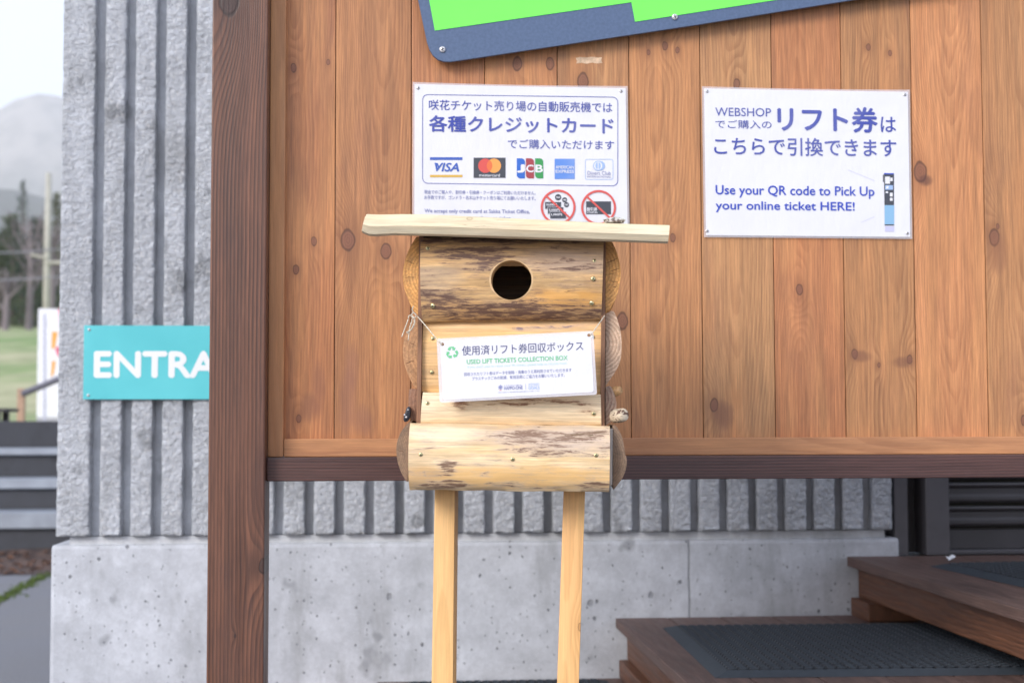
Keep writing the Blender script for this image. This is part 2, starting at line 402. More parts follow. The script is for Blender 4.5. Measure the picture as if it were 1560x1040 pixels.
# ground: one sheet from the yard to the horizon, rising to the meadow and the hills behind
def asphalt():
    g = G('asphalt'); v, x, y, z = g.xyz('World')
    a = g.noi(v, 120., 4, .7); b = g.noi(v, 1.3, 4, .6); s_ = g.vor(v, 90.)
    c = g.mix(g.ss(a, .3, .7), (.10, .105, .12), (.20, .205, .225))
    c = g.mix(g.ss(b, .4, .7, 0, .35), c, (.16, .155, .15))
    c = g.mix(g.ss(s_.outputs['Distance'], .25, .1, 0, .3), c, (.32, .32, .33))
    return g.out(c, .9, g.bump(a, .6, .004))
def meadow():
    g = G('meadow_grass'); v, x, y, z = g.xyz('World')
    a = g.noi(g.vec(g.mul(x, .25), g.mul(y, .06), 0.), 1.4, 4, .6); b = g.noi(v, .9, 5, .65)
    c = g.mix(g.ss(a, .38, .62), (.17, .26, .08), (.38, .37, .22))
    c = g.mix(g.ss(b, .4, .7, 0, .5), c, (.10, .15, .045))
    return g.out(c, .95, g.bump(b, .5, .2))
M['asphalt'] = asphalt(); M['meadow'] = meadow()
D0 = 10.9
Lf = lambda d, x: Vector((x, d, 0))
g_v = []; ys = [-95, -60, -12, -2, 6, 8.0, 12]; xs = [-2350, -400, -60, -14, -8, -4, 0, 4, 10, 60, 400, 880]
gv = [(x, y, 0 if abs(y) < 70 and abs(x) < 70 else -.0) for y in ys for x in xs]
gf = [(j*len(xs)+i, j*len(xs)+i+1, (j+1)*len(xs)+i+1, (j+1)*len(xs)+i) for j in range(len(ys)-1) for i in range(len(xs)-1)]
tag(link('ground', mesh_of('ground', gv, gf), M['asphalt']), kind='structure', label='grey asphalt yard')
def hill_h(x, y):
    d = y - 9.3
    if d < 0: return 1.0
    h = 1.02 + .012*d + .066*max(0, d-9) - .000040*max(0, d-60)**2
    return max(h, 1.0) + .25*mn.noise(Vector((x*.05, y*.05, 0)))*min(1, d/20)
ms = [9.9, 12, 16, 20, 26, 34, 45, 60, 80, 100, 120, 140, 170, 220, 400, 900, 1600]; mx = [-900, -500, -250, -120, -60, -35, -20, -12, -6, 0, 8, 20, 60, 160, 500, 840]
mv = []
for y in ms:
    for x in mx: mv.append((x, y, hill_h(x, min(y, 125)) - (0 if y < 150 else .0)))
mf = [(j*len(mx)+i, j*len(mx)+i+1, (j+1)*len(mx)+i+1, (j+1)*len(mx)+i) for j in range(len(ms)-1) for i in range(len(mx)-1)]
tag(link('meadow', mesh_of('meadow', mv, mf), M['meadow'], smooth=180), kind='structure', label='pale green ski meadow rising behind the stairs')
# mountains
def mount_mat(name, lo, hi, hz0, hz1, sc):
    g = G(name); v, x, y, z = g.xyz('World'); n = g.noi(v, sc, 6, .65); n2 = g.noi(v, sc*5, 4, .6)
    c = g.mix(g.ss(g.add(g.mul(z, 1/(hz1-hz0)), g.mul(n, .9)), hz0/(hz1-hz0)+.25, hz0/(hz1-hz0)+1.2), lo, hi)
    c = g.mix(g.ss(n2, .4, .7, 0, .4), c, tuple(a*.6 for a in lo)); return g.out(c, .95)
def ridge(name, dist, hf, mat, label, seed, x0, x1, nx=120, depth=900):
    vs, fs = [], []; rows = 14
    for j in range(rows+1):
        t = j/rows
        for i in range(nx+1):
            x = x0+(x1-x0)*i/nx; H = hf(x)
            z = H*(math.sin(t*math.pi/2)**1.1) - 10
            z += (H*.10)*mn.fractal(Vector((x/dist*9, t*3, seed)), 1, 2, 5)*math.sin(t*math.pi*.93+.2)
            vs.append((x, dist+depth*t, z))
    for j in range(rows):
        for i in range(nx): a = j*(nx+1)+i; fs.append((a, a+1, a+nx+2, a+nx+1))
    return tag(link(name, mesh_of(name, vs, fs), mat, smooth=180), kind='structure', label=label)
# the tall ridge: about 500 px above the horizon at the left edge of the photograph
def far_h(x):
    return (780 + 40*mn.noise(Vector((x/420, 2.2, 0))) + 22*mn.noise(Vector((x/110, 5.2, 0))) - .16*max(0, x+960)) * 1.0
def near_h(x):
    return 320 + 32*mn.noise(Vector((x/230, 7.2, 0))) + 12*mn.noise(Vector((x/60, 1.2, 0)))
ridge('mountain', 2600, far_h, mount_mat('high_mountain', (.10, .10, .085), (.36, .33, .30), 380, 760, .004), 'hazy high mountain ridge with pale upper slopes', 3.1, -2300, 850, 90)
ridge('hill', 1500, near_h, mount_mat('wooded_hill', (.05, .06, .05), (.085, .08, .075), 60, 320, .01), 'lower wooded hillside in blue haze', 8.4, -2000, 800, 90, depth=500)

# =================================================================== CONCRETE BUILDING
bld = empty('concrete_building', ((XL+XR)/2, YC, 0), label='grey concrete building with vertical rough ribs above a smooth cast base', cat='building')
BO = bld.location
def bb(name, mat, a, b, bev=.002, parent=bld, seg=1): return board(name, mat, parent, Vector(a)-BO, Vector(b)-BO, bev, seg)
ZB = at(300, 828, YC).z                     # top of the base
ZR = at(300, 815, YC-.005).z                # foot of the ribs
bb('base_wall', M['conc_base'], (XL-.014, YC, -.05), (XR+.02, YC+3.2, ZB), .012, seg=2)
bb('joint_course', M['conc_groove'], (XL+.035, YC+.016, ZB-.01), (XR-.02, YC+3.1, ZR-.003), .0)
bb('wall_face', M['conc_groove'], (XL+.03, YC+.028, ZR-.002), (XR-.006, YC+3.15, 3.4), .003)
bb('side_wall', M['conc_rib'], (XL+.004, YC+.06, ZR-.001), (XL+.032, YC+3.14, 3.38), .004)
def rib_mesh(w_, h_, dp, seed, amp=.0036, edge=.0018):
    prof = [(-w_/2, 0), (-w_/2, -dp*.55), (-w_/2+.001, -dp*.92)] + [(-w_/2+.004+(w_-.008)*i/7, -dp) for i in range(8)] + [(w_/2-.001, -dp*.92), (w_/2, -dp*.55), (w_/2, 0)]
    n = len(prof); rows = int(h_/.0055); vs, fs = [], []
    for j in range(rows+1):
        z = h_*j/rows
        for i, (x, y) in enumerate(prof):
            ft = y < -dp*.5
            nz = mn.fractal(Vector((x*95, z*95, seed)), .6, 2.1, 4) if ft else 0
            n2 = mn.noise(Vector((x*160, z*160, seed+5))) if ft else 0
            y2 = y + (nz*amp + n2*.0012 if ft else 0)
            x2 = x
            if ft and (i < 5 or i > n-6): x2 += edge*mn.fractal(Vector((seed*3+i//6*9, z*42, 1.3)), .8, 2, 3)*(1 if i < 5 else 1)
            if ft and j in (0, rows): y2 += .004
            vs.append((x2, y2, z))
    for j in range(rows):
        for i in range(n-1): a = j*n+i; fs.append((a, a+1, a+n+1, a+n))
    fs.append(tuple(range(n-1, -1, -1))); fs.append(tuple(rows*n+i for i in range(n)))
    me = mesh_of('rib', vs, fs); me.materials.append(M['conc_rib'])
    for p in me.polygons: p.use_smooth = len(p.vertices) == 4
    me.set_sharp_from_angle(angle=R(50)); return me
# rib edges: right edge of rib k
e0 = at(144.5, 300, YC).x; e1 = at(1358, 790, YC).x
NR = 28
pitch = (e1-e0)/(NR-1)
ribs = [rib_mesh(.0605, 1.98, .040, s*11.7+1) for s in range(5)]
corner = rib_mesh(e0-XL-.002, 1.98, .040, 77.7)
for k in range(NR):
    xr = e0+pitch*k
    if k == 0: link('rib', corner, None, bld, ((xr+XL)/2-BO.x, YC+.030-BO.y, ZR-BO.z), None)['label'] = 'wide rough rib at the building corner'
    else:
        o = link('rib', ribs[k*3 % 5], None, bld, (xr-.0303-BO.x, YC+.030-BO.y, ZR-BO.z))
        if k % 2: o.scale = (-1, 1, 1)
# turquoise sign
ep = at(128, 551, YC-.020)
en = empty('entrance_sign', (ep.x, YC-.020, at(128, 608, YC-.020).z), label='turquoise ENTRANCE sign screwed to the concrete ribs left of the dark post', cat='sign')
def turq():
    g = G('turquoise_panel'); v, x, y, z = g.xyz(); n = g.noi(v, 6, 3)
    return g.out(g.mix(g.ss(n, .3, .7), (.09, .52, .57), (.115, .58, .63)), .38)
p0 = lp(en, 128, 495.5); p1 = lp(en, 126.5, 608)
prism('panel', turq(), en, [(p0.x, p0.z), (p0.x+.62, p0.z), (p0.x+.62, p1.z), (p1.x, p1.z)], 0, .005)
txt(en, 'ENTRANCE', 145.5+151, 555, 302, 38.5, 'sign', y=-.0006, bold=.042)
for px, py in ((136, 502), (134.5, 602)): screw(en, lp(en, px, py, -.0003))
for zz in (p0.z-.012, p1.z+.012): screw(en, (p0.x+.605, -.0003, zz))
# door frame and shutter to the right
YD = YC+.02
dr = empty('shutter_door', (at(1362, 845, YD).x, YD, .648), label='dark brown slatted metal shutter in a metal door frame', cat='door')
DO = dr.location
def dbx(name, mat, a, b, bev=.002, par=dr, seg=1): return board(name, mat, par, Vector(a)-DO, Vector(b)-DO, bev, seg)
xa = at(1363, 790, YD-.005).x; xb = at(1384, 790, YD-.005).x; xc = at(1409, 790, YD+.0).x; xd = at(1441, 790, YD+.02).x
dbx('frame_post', M['brown_metal_light'], (xa, YD-.002, .648), (xb, YD+.12, 2.7))
dbx('recess_panel', M['brown_metal'], (xb+.001, YD+.09, .648), (xc+.02, YD+.11, 2.7))
dbx('frame_post', M['brown_metal_light'], (xc, YD-.01, .648), (xd, YD+.14, 2.7))
sy = YD+.05; sz = .648
dbx('sill', M['brown_metal_light'], (xd+.001, sy-.05, sz), (xd+1.6, sy+.08, sz+.012))
dbx('bottom_rail', M['brown_metal'], (xd+.001, sy, sz+.012), (xd+1.6, sy+.03, sz+.072))
prof = [(0, .0), (-.012, .003), (-.016, .010), (-.016, .020), (-.010, .028), (-.010, .044), (-.019, .050), (-.021, .055), (-.019, .0605), (.004, .0615), (.004, .0)]
def slat_mesh():
    vs = [(x, y, z) for x in (0, 1.6) for y, z in prof]; n = len(prof)
    fs = [tuple(range(n-1, -1, -1)), tuple(range(n, 2*n))]+[(i, n+i, n+(i+1) % n, (i+1) % n) for i in range(n)]
    me = mesh_of('slat', vs, fs); me.materials.append(M['brown_metal']); return me
sm_ = slat_mesh(); pit = (at(1500, 733, sy).z*0 + 36.3*(sy+DW)*1.0/F)
zt = sz+.074
bk = dbx('backing', M['hole'], (xd+.001, sy+.02, sz+.072), (xd+1.6, sy+.03, 2.7), 0)
for k in range(26): link('slat', sm_, None, dr, (xd-DO.x+.001, sy-DO.y, zt+k*pit+.006-DO.z))
# building carries on to the right of the door and over it
rgt = bb('door_pier', M['conc_groove'], (xd+1.62, YC+.03, -.05), (xd+3.6, YC+3.1, 3.4))
lnt = bb('lintel', M['conc_groove'], (XR-.004, YC+.03, 2.702), (xd+1.618, YC+3.1, 3.4))
flr = bb('door_sill_block', M['conc_base'], (XR+.022, YC+.03, -.05), (xd+1.618, YC+3.1, .64))

# =================================================================== WOODEN STEPS
stw = dict(light=(.26, .155, .10), dark=(.13, .065, .04), along='y', c0=.0, d0=.35, slope=.02, freq=160, blotch=.5, rough=.6, wear=.35)
M['step_wood'] = wood('stained_step_wood', **{**stw, 'light': (.155, .092, .074), 'dark': (.075, .044, .036)})
M['step_side'] = wood('stained_step_side', (.18, .074, .036), (.075, .030, .016), 'y', c0=.3, d0=.1, slope=.03, freq=200, blotch=.45, rough=.5)
T1, T2, T0 = .477, .648, .305
yb = YC-.004; yf = at(1100, 1050, 0).y
YF = .055                    # front edge of the steps, just behind the screen
x1b = atz(936, 940, T1).x; x2b = atz(1302, 851, T2).x; x0b = x1b-(x2b-x1b)
steps = empty('wooden_steps', ((x1b+x2b)/2, (yb+YF)/2, 0), label='brown wooden steps climbing to the right along the concrete wall', cat='steps')
SO = steps.location
def sbx(name, mat, a, b, bev=.004): return board(name, mat, steps, Vector(a)-SO, Vector(b)-SO, bev, 2)
xe = x2b+2.6
for (xl, xr_, T, nm) in ((x0b, x1b+.06, T0, 0), (x1b, x2b+1.0, T1, 1), (x2b, xe, T2, 2)):
    nb = 4 if nm < 2 else 4
    wd = (xr_-xl)/nb if nm < 2 else .16
    # treads: boards side by side, laid along the flight's width
    k = 0; x = xl
    nbd = (5, 11, 16)[nm]
    bw = (xr_-xl)/nbd
    for k in range(nbd):
        sbx('tread_board', M['step_wood'], (xl+k*bw+.0015, YF, T-.028), (xl+(k+1)*bw-.0015, yb, T-.0003*(k % 2)), .003)
    sbx('riser_board', M['step_side'], (xl+.034, YF+.03, T-.118), (xl+.064, yb-.002, T-.029))
    sbx('side_board', M['step_side'], (xl+.065, YF+.02, T-.118), (xr_-.01, YF+.05, T-.029))
    sbx('lower_beam', M['step_side'], (xl+.01, YF+.10 if nm < 2 else yb-.16, T-.170), (xl+.16, yb-.004, T-.1185))
    if nm == 2: sbx('lower_beam', M['step_side'], (xl+.45, YF+.05, T-.170), (xl+.50, yb-.004, T-.1185))
    if nm < 2:
        sbx('support_post', M['step_side'], (xl+.07, YF+.12, 0), (xl+.15, YF+.20, T-.172))
        sbx('support_post', M['step_side'], (xl+.07, yb-.12, 0), (xl+.15, yb-.04, T-.172))
sbx('lower_beam', M['step_side'], (x0b-.3, YF, .0), (x0b+.0, yb, .14))
# rubber mats
def rubber():
    g = G('black_rubber'); v, x, y, z = g.xyz(); n = g.noi(v, 60, 3)
    return g.out(g.mix(g.ss(n, .3, .7), (.007, .009, .013), (.016, .021, .028)), .42, g.bump(n, .2, .001), Specular_IOR_Level=.4)
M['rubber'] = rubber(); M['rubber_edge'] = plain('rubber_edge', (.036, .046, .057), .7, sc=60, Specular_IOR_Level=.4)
def mat_thing(corner, rot, lx, ly, z, label, cell=.025):
    t = empty('rubber_mat', (corner.x, corner.y, z+.0005), (0, 0, rot), label=label, cat='door mat', group='black rubber mats on the wooden steps')
    h = .011; bd = .035
    # border strips with ribs, sloped outwards
    def strip(pa, pb, qa, qb):
        vs = [(*pa, 0), (*pb, 0), (*qb, h), (*qa, h), (*qa, 0), (*qb, 0)]
        me = mesh_of('border', vs, [(0, 1, 2, 3), (3, 2, 5, 4), (0, 3, 4), (1, 5, 2)]); link('border', me, M['rubber_edge'], t)
    strip((0, 0), (lx, 0), (bd, bd), (lx-bd, bd)); strip((lx, 0), (lx, -0+ly), (lx-bd, bd), (lx-bd, ly-bd))
    strip((lx, ly), (0, ly), (lx-bd, ly-bd), (bd, ly-bd)); strip((0, ly), (0, 0), (bd, ly-bd), (bd, bd))
    nx = int((lx-2*bd)/cell); ny = int((ly-2*bd)/cell); cx = (lx-2*bd)/nx; cy = (ly-2*bd)/ny
    vs, fs, mi = [], [], []; q = 8
    for j in range(ny):
        for i in range(nx):
            x = bd+(i+.5)*cx; y = bd+(j+.5)*cy; b0 = len(vs)
            for k in range(q):
                a = math.pi/q+2*math.pi*k/q
                s = max(abs(math.cos(a)), abs(math.sin(a)))
                vs.append((x+math.cos(a)/s*cx*.5, y+math.sin(a)/s*cy*.5, h-.004))
            for k in range(q): a = math.pi/q+2*math.pi*k/q; vs.append((x+math.cos(a)*cx*.40, y+math.sin(a)*cy*.40, h+.0025))
            for k in range(q): a = math.pi/q+2*math.pi*k/q; vs.append((x+math.cos(a)*cx*.30, y+math.sin(a)*cy*.30, h))
            for k in range(q): a = math.pi/q+2*math.pi*k/q; vs.append((x+math.cos(a)*cx*.30, y+math.sin(a)*cy*.30, .0015))
            for k in range(q):
                k2 = (k+1) % q
                for r_ in range(3):
                    mi.append(1 if r_ == 1 else 0); fs.append((b0+r_*q+k, b0+r_*q+k2, b0+(r_+1)*q+k2, b0+(r_+1)*q+k))  # ring rims take the paler border rubber: highlights put into the colour
            fs.append(tuple(b0+3*q+k for k in range(q))); mi.append(0)
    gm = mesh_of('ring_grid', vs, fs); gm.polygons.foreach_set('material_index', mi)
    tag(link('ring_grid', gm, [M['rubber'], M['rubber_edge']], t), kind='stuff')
    return t
a = atz(1090, 1027, T1+.008); b = atz(996, 939, T1+.008)
rot = math.atan2((b-a).y, (b-a).x)-math.pi/2
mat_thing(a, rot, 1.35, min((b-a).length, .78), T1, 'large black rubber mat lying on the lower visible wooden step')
a2 = atz(1416, 858, T2+.008); b2 = atz(1640, 907, T2+.008)
rot2 = math.atan2((a2-b2).y, (a2-b2).x)-math.pi/2
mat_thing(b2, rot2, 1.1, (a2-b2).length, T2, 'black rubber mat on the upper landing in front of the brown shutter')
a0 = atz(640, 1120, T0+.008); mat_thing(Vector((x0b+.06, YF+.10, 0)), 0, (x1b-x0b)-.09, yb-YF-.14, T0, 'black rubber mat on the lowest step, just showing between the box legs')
# scrap of white paper by the shutter
sp = atz(1448, 852, T2+.004); vs = []
sc_ = mesh_of('paper_scrap', [(-.016, 0, .014), (0, -.006, .004), (.018, .004, .010), (.010, .012, .016), (-.004, .010, .008), (-.008, -.012, .001)], [(0, 1, 4), (1, 2, 3, 4), (0, 5, 1)])
tag(link('paper_scrap', sc_, INK['sign'], None, (sp.x, sp.y, T2+.002)), label='small crumpled white scrap lying by the foot of the brown shutter', cat='litter')

# =================================================================== TIMBER SCREEN
scr = empty('timber_screen', (at(780, 700, 0).x, 0, 0), label='orange-brown vertical plank screen with dark stained post and bottom beam', cat='wooden wall')
WO = scr.location
def wb(name, mat, a, b, bev=.0015, seg=1): return board(name, mat, scr, Vector(a)-WO, Vector(b)-WO, bev, seg)
ZT = 2.55; ZP = at(900, 660, 0).z-.03       # plank top and hidden lower end
seam = [434.5, 512, 627, 738.3, 848.5, 957.5, 1065.5, 1173.8, 1279.5, 1386, 1493.3, 1602, 1711, 1820, 1930, 2040]
KN = {0: [(447, 104, 6), (478, 368, 6), (451, 411, 6.5), (455, 637, 5.5), (500, 95, 4)], 1: [(588, 383, 11), (530, 366, 15)],
      2: [(655, 480, 8)], 3: [(788, 97, 10), (838, 98, 9)], 4: [(888, 124, 12), (948, 489, 12), (905, 690, 5)], 5: [(988, 80, 4), (1013, 70, 6), (1032, 77, 4.5), (1025, 362, 6)],
      6: [(1122, 128, 7), (1088, 617, 9)], 7: [(1218, 441, 7.5), (1240, -60, 8)], 8: [(1302, 539, 7), (1339, 556, 3.5), (1386, 547, 6), (1323, 72, 5), (1356, 81, 4)],
      9: [(1402, 262, 14)], 10: [(1515, 361, 12), (1560, 640, 7), (1520, 345, 4)], 11: [(1650, 200, 9)], 12: [(1760, 500, 9)], 13: [], 14: [(1950, 300, 8)]}
DIAG = {0: [(490, 575, 15, 60, .5)], }
for k in range(15):
    xl = at(seam[k], 2, 0).x; xr = at(seam[k+1], 2, 0).x
    cx = (xl+xr)/2; cz = (ZP+ZT)/2
    kn = []
    for (px, py, pr) in KN.get(k, []):
        p = at(px, py, 0); kn.append((p.z-cz, p.x-cx, pr*1.33e-3))
    t = rnd.random(); u = rnd.random()
    sh = rnd.uniform(.86, 1.04); Lc = tuple(sh*q for q in (.56+.07*t, .262+.035*u, .106+.022*u)); Dc = tuple(sh*q for q in (.32+.05*t, .125+.018*u, .047+.01*u))
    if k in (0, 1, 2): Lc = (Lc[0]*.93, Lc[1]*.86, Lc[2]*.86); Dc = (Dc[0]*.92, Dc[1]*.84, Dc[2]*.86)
    pt = []
    if k == 0:
        for px, py, aa, bb_ in ((485, 590, .06, .014), (470, 620, .03, .02)): p = at(px, py, 0); pt.append((p.z-cz, p.x-cx, aa, bb_, (.23, .095, .055), .55))
    if k == 1:
        for px, py, aa, bb_ in ((530, 610, .07, .018), (552, 640, .03, .02), (536, 560, .05, .015)): p = at(px, py, 0); pt.append((p.z-cz, p.x-cx, aa, bb_, (.24, .105, .075), .45))
    if k == 8:
        for px, py in ((1313, 543), (1375, 552)): p = at(px, py, 0); pt.append((p.z-cz, p.x-cx, .012, .024, (.17, .07, .04), .6))
    if k == 6:
        p = at(1102, 632, 0); pt.append((p.z-cz, p.x-cx, .03, .022, (.20, .085, .05), .6))
    if k == 9:
        p = at(1410, 275, 0); pt.append((p.z-cz, p.x-cx, .012, .016, (.10, .04, .03), .7))
    if k == 10:
        p = at(1520, 385, 0); pt.append((p.z-cz, p.x-cx, .045, .022, (.24, .10, .05), .5))
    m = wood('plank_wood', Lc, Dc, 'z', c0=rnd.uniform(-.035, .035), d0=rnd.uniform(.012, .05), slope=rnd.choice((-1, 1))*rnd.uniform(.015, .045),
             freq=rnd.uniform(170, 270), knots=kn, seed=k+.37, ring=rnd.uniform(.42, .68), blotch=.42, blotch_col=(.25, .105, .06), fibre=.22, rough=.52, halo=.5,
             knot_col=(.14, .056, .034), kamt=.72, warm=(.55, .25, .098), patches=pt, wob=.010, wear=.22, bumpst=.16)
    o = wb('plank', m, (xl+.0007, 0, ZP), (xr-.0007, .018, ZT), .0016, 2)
gq = []
for (px, py) in ((877, 88.5), (884, 87.2), (893, 88), (903, 86.8), (911, 88.2), (917, 87.6), (916, 92), (917.5, 96), (909, 97), (902, 95.6), (894, 97.4), (886, 96), (878, 97), (879, 93)): p = at(px, py, -.0003); gq.append((p.x-WO.x, p.z))
prism('glue_residue', plain('glue_residue', (.60, .43, .29), .7, sc=90, var=.25), scr, gq, -.0003, .0004)
wb('back_board', M['step_side'], (at(420, 300, 0).x, .0195, ZP), (at(2040, 2, 0).x, .032, ZT), 0)
M['trim'] = wood('trim_wood', (.52, .255, .115), (.38, .16, .065), 'z', c0=.02, d0=.05, freq=170, ring=.45, seed=3.3, fibre=.12, blotch=.25, warm=(.56, .27, .11), wob=.006, bumpst=.15)
M['trimh'] = wood('trim_wood_horizontal', (.50, .24, .11), (.34, .14, .06), 'x', c0=.02, d0=.05, freq=170, ring=.5, seed=5.3, fibre=.14, blotch=.35, warm=(.55, .26, .11), wob=.006, bumpst=.15)
YT = -.022
def pk(name, px, py, r): p = at(px, py, -.05); return p
pkn = [(at(350, 4, -.075), .026), (at(402, 862, -.075), .013), (at(358, 968, -.075), .003)]
xpl = at(321, 300, -.075).x; xpr = at(406.3, 300, -.075).x
zpc = 1.2
M['post'] = wood('dark_stained_post', (.185, .078, .044), (.036, .016, .013), 'z', c0=.16, d0=.05, slope=.003, freq=165, ring=.85, seed=1.1, blotch=.5, blotch_col=(.05, .028, .03),
                 fibre=.22, knots=[(p.z-zpc, p.x-(xpl+xpr)/2, r) for p, r in pkn], knot_col=(.028, .014, .012), kamt=.8, rough=.42, wob=.0025, halo=.5, bumpst=.35)
M['beam'] = wood('dark_stained_beam', (.105, .047, .038), (.030, .015, .015), 'x', c0=.12, d0=.06, slope=.002, freq=210, ring=.8, seed=6.1, blotch=.4, blotch_col=(.05, .035, .04), fibre=.2, rough=.42, wob=.0022, bumpst=.3)
wb('post', M['post'], (xpl, -.075, -.15), (xpr, .035, 2.55), .003, 2)
xt = at(434, 300, YT).x
zt0 = at(700, 667.5, YT).z; zt1 = at(700, 695, YT-.003).z; zb1 = at(700, 731.5, -.045).z
wb('side_trim', M['trim'], (xpr+.0005, YT, zt1+.0005), (xt, -.0005, ZT), .002, 2)
wb('bottom_trim', M['trimh'], (xt+.0007, YT+.002, zt1+.0005), (at(2040, 2, 0).x, -.0005, zt0), .002, 2)
wb('bottom_beam', M['beam'], (xpr+.0005, -.045, zb1), (at(2040, 2, 0).x, .034, zt1), .0025, 2)
xq = at(2040, 2, 0).x
wb('post', M['post'], (xq+.001, -.075, -.05), (xq+.112, .035, 2.55), .003, 2)
wb('top_beam', M['beam'], (xpr+.0005, -.045, ZT+.0005), (xq, .034, ZT+.06), .0025, 2)

# =================================================================== POSTERS
def poster(name, tl, tr, br, bl, label, inset=3.0, Y=-.006):
    c = at((tl[0]+br[0])/2, (tl[1]+br[1])/2, Y)
    t = empty(name, (c.x, Y, c.z), label=label, cat='poster')
    def bent(nm, pts, mat, y0, amp):
        P = [lp(t, *p, y0) for p in pts]; n = 26; m_ = 18; vs = []
        for j in range(m_+1):
            for i in range(n+1):
                a, b = i/n, j/m_
                q = (P[0]*(1-a)+P[1]*a)*(1-b)+(P[3]*(1-a)+P[2]*a)*b
                q.y = y0
                if j == 0: q.z -= amp*math.sin(a*math.pi)*.0006*3
                vs.append(q)
        fs = [(j*(n+1)+i, (j+1)*(n+1)+i, (j+1)*(n+1)+i+1, j*(n+1)+i+1) for j in range(m_) for i in range(n)]
        return link(nm, mesh_of(nm, vs, fs), mat, t, smooth=180)
    bent('laminate', [tl, tr, br, bl], M['film'], .0006, 1)
    k = inset
    bent('paper', [(tl[0]+k, tl[1]+k), (tr[0]-k, tr[1]+k), (br[0]-k, br[1]-k), (bl[0]+k, bl[1]-k)], M['paper'], 0, .3)
    return t
def C5(x, y): return (620+x/4.334, 110+y/4.334)
def C6(x, y): return (1050+x/3.853, 110+y/3.853)
P1 = poster('credit_card_poster', (628.5, 125.2), (956.2, 131.5), (959.5, 364), (628, 358), 'laminated white poster with payment card logos above the wooden box')
def t5(s, x0, x1, y0, y1, inkn, **k): x, y = C5((x0+x1)/2, (y0+y1)/2); return txt(P1, s, x, y, (x1-x0)/4.334, (y1-y0)/4.334, inkn, **k)
def s5(pts, inkn, y=-.0006, **k): return shape(P1, [C5(*p) for p in pts], inkn, y, **k)
def sl5(x, y): return y+(x-745)*.0125
def skew(pts, f=.0135, x0=745): return [(x, y+(x-x0)*f) for x, y in pts]
strip_shape(P1, [C5(*p) for p in skew(prr(101, 155, 1394, 744, 36))], [C5(*p) for p in skew(prr(105, 159, 1390, 740, 33))], 'blue', name='printed_frame')
t5('咲花チケット売り場の自動販売機では', 148, 1358, 191, 259, 'blue', bold=.008)
t5('各種クレジットカード', 150, 1365, 295, 400, 'blue', bold=.03)
t5('でご購入いただけます', 667, 1368, 447, 508, 'blue', bold=.008)
s5([(152, 562), (366, 562), (366, 580), (152, 580)], 'vblue'); s5([(152, 678), (366, 678), (366, 694), (152, 694)], 'gold')
t5('VISA', 185, 342, 600, 655, 'vblue', bold=.03, shear=.25)
s5([(190, 600), (203, 600), (212, 622), (205, 628), (198, 610), (178, 601)], 'vblue')
s5([(440, 565), (651, 565), (651, 698), (440, 698)], 'black')
s5(circ(517, 618, 47), 'red', -.0009); s5(circ(574, 618, 47), 'orange', -.00095)
lens = [(545.5+math.cos(R(a))*47+28.5-57, 618+math.sin(R(a))*47) for a in range(-52, 53, 8)]
lens = [(517+47*math.cos(R(a)), 618+47*math.sin(R(a))) for a in range(-52, 53, 8)]+[(574-47*math.cos(R(a)), 618+47*math.sin(R(a))) for a in range(52, -53, -8)]
s5(lens, 'mid', -.00105)
t5('mastercard', 477, 613, 671, 690, 'white', y=-.0012, bold=.01)
for x0, x1, q, ch in ((725, 779, 'jblue', 'J'), (785, 839, 'jred', 'C'), (846, 900, 'jgreen', 'B')):
    s5(prr(x0, 569, x1, 702, 24, corners=(1, 0, 1, 0) if 0 else (0, 1, 0, 1)), q); t5(ch, x0+4, x1-4, 613, 660, 'white', y=-.0010, bold=.03)
s5([(975, 572), (1108, 572), (1108, 706), (975, 706)], 'ablue')
t5('AMERICAN', 982, 1102, 618, 638, 'white', y=-.001, bold=.02); t5('EXPRESS', 982, 1102, 646, 666, 'white', y=-.001, bold=.02)
strip_shape(P1, [C5(*p) for p in prr(1176, 574, 1362, 710, 14)], [C5(*p) for p in prr(1179, 577, 1359, 707, 12)], 'lblue', name='printed_frame')
s5(circ(1276, 618, 31), 'lblue', -.0009); s5(circ(1262, 618, 31), 'white', -.0010); strip_shape(P1, [C5(*p) for p in circ(1262, 618, 33)], [C5(*p) for p in circ(1262, 618, 27)], 'lblue', -.0011)
s5([(1251, 598), (1259, 596), (1259, 640), (1251, 638), (1246, 630), (1244, 618), (1246, 606)], 'lblue', -.0012); s5([(1265, 596), (1273, 598), (1278, 606), (1280, 618), (1278, 630), (1273, 638), (1265, 640)], 'lblue', -.0012)
t5('Diners Club', 1192, 1345, 653, 679, 'slate'); t5('INTERNATIONAL', 1190, 1348, 684, 697, 'slate')
t5('現金でのご購入や、割引券・引換券・クーポンはご利用いただけません。', 115, 850, 781, 807, 'slate', bold=.01)
t5('お手数ですが、ゴンドラ・名木山チケット売り場にてお願いいたします。', 115, 850, 816, 843, 'slate', bold=.01)
t5('We accept only credit card at Sakka Ticket Office.', 117, 812, 905, 937, 'slate', bold=.012)
t5('discount ticket.', 478, 690, 951, 975, 'slate', bold=.01)
for x0, y0, x1, y1, s_ in ((912, 857, 1018, 903, '10,000円'), (930, 892, 1033, 935, '5,000円'), (945, 922, 1050, 966, '1,000円')):
    k_ = -.0007-.0002*(y0-857)/35
    s5([(x0-2, y0-2), (x1+2, y0-2), (x1+2, y1+2), (x0-2, y1+2)], 'white', k_); s5([(x0, y0), (x1, y0), (x1, y1), (x0, y1)], 'black', k_-.0001)
    t5(s_, x0+8, x0+78, y0+10, y0+26, 'white', y=k_-.0002, bold=.03)
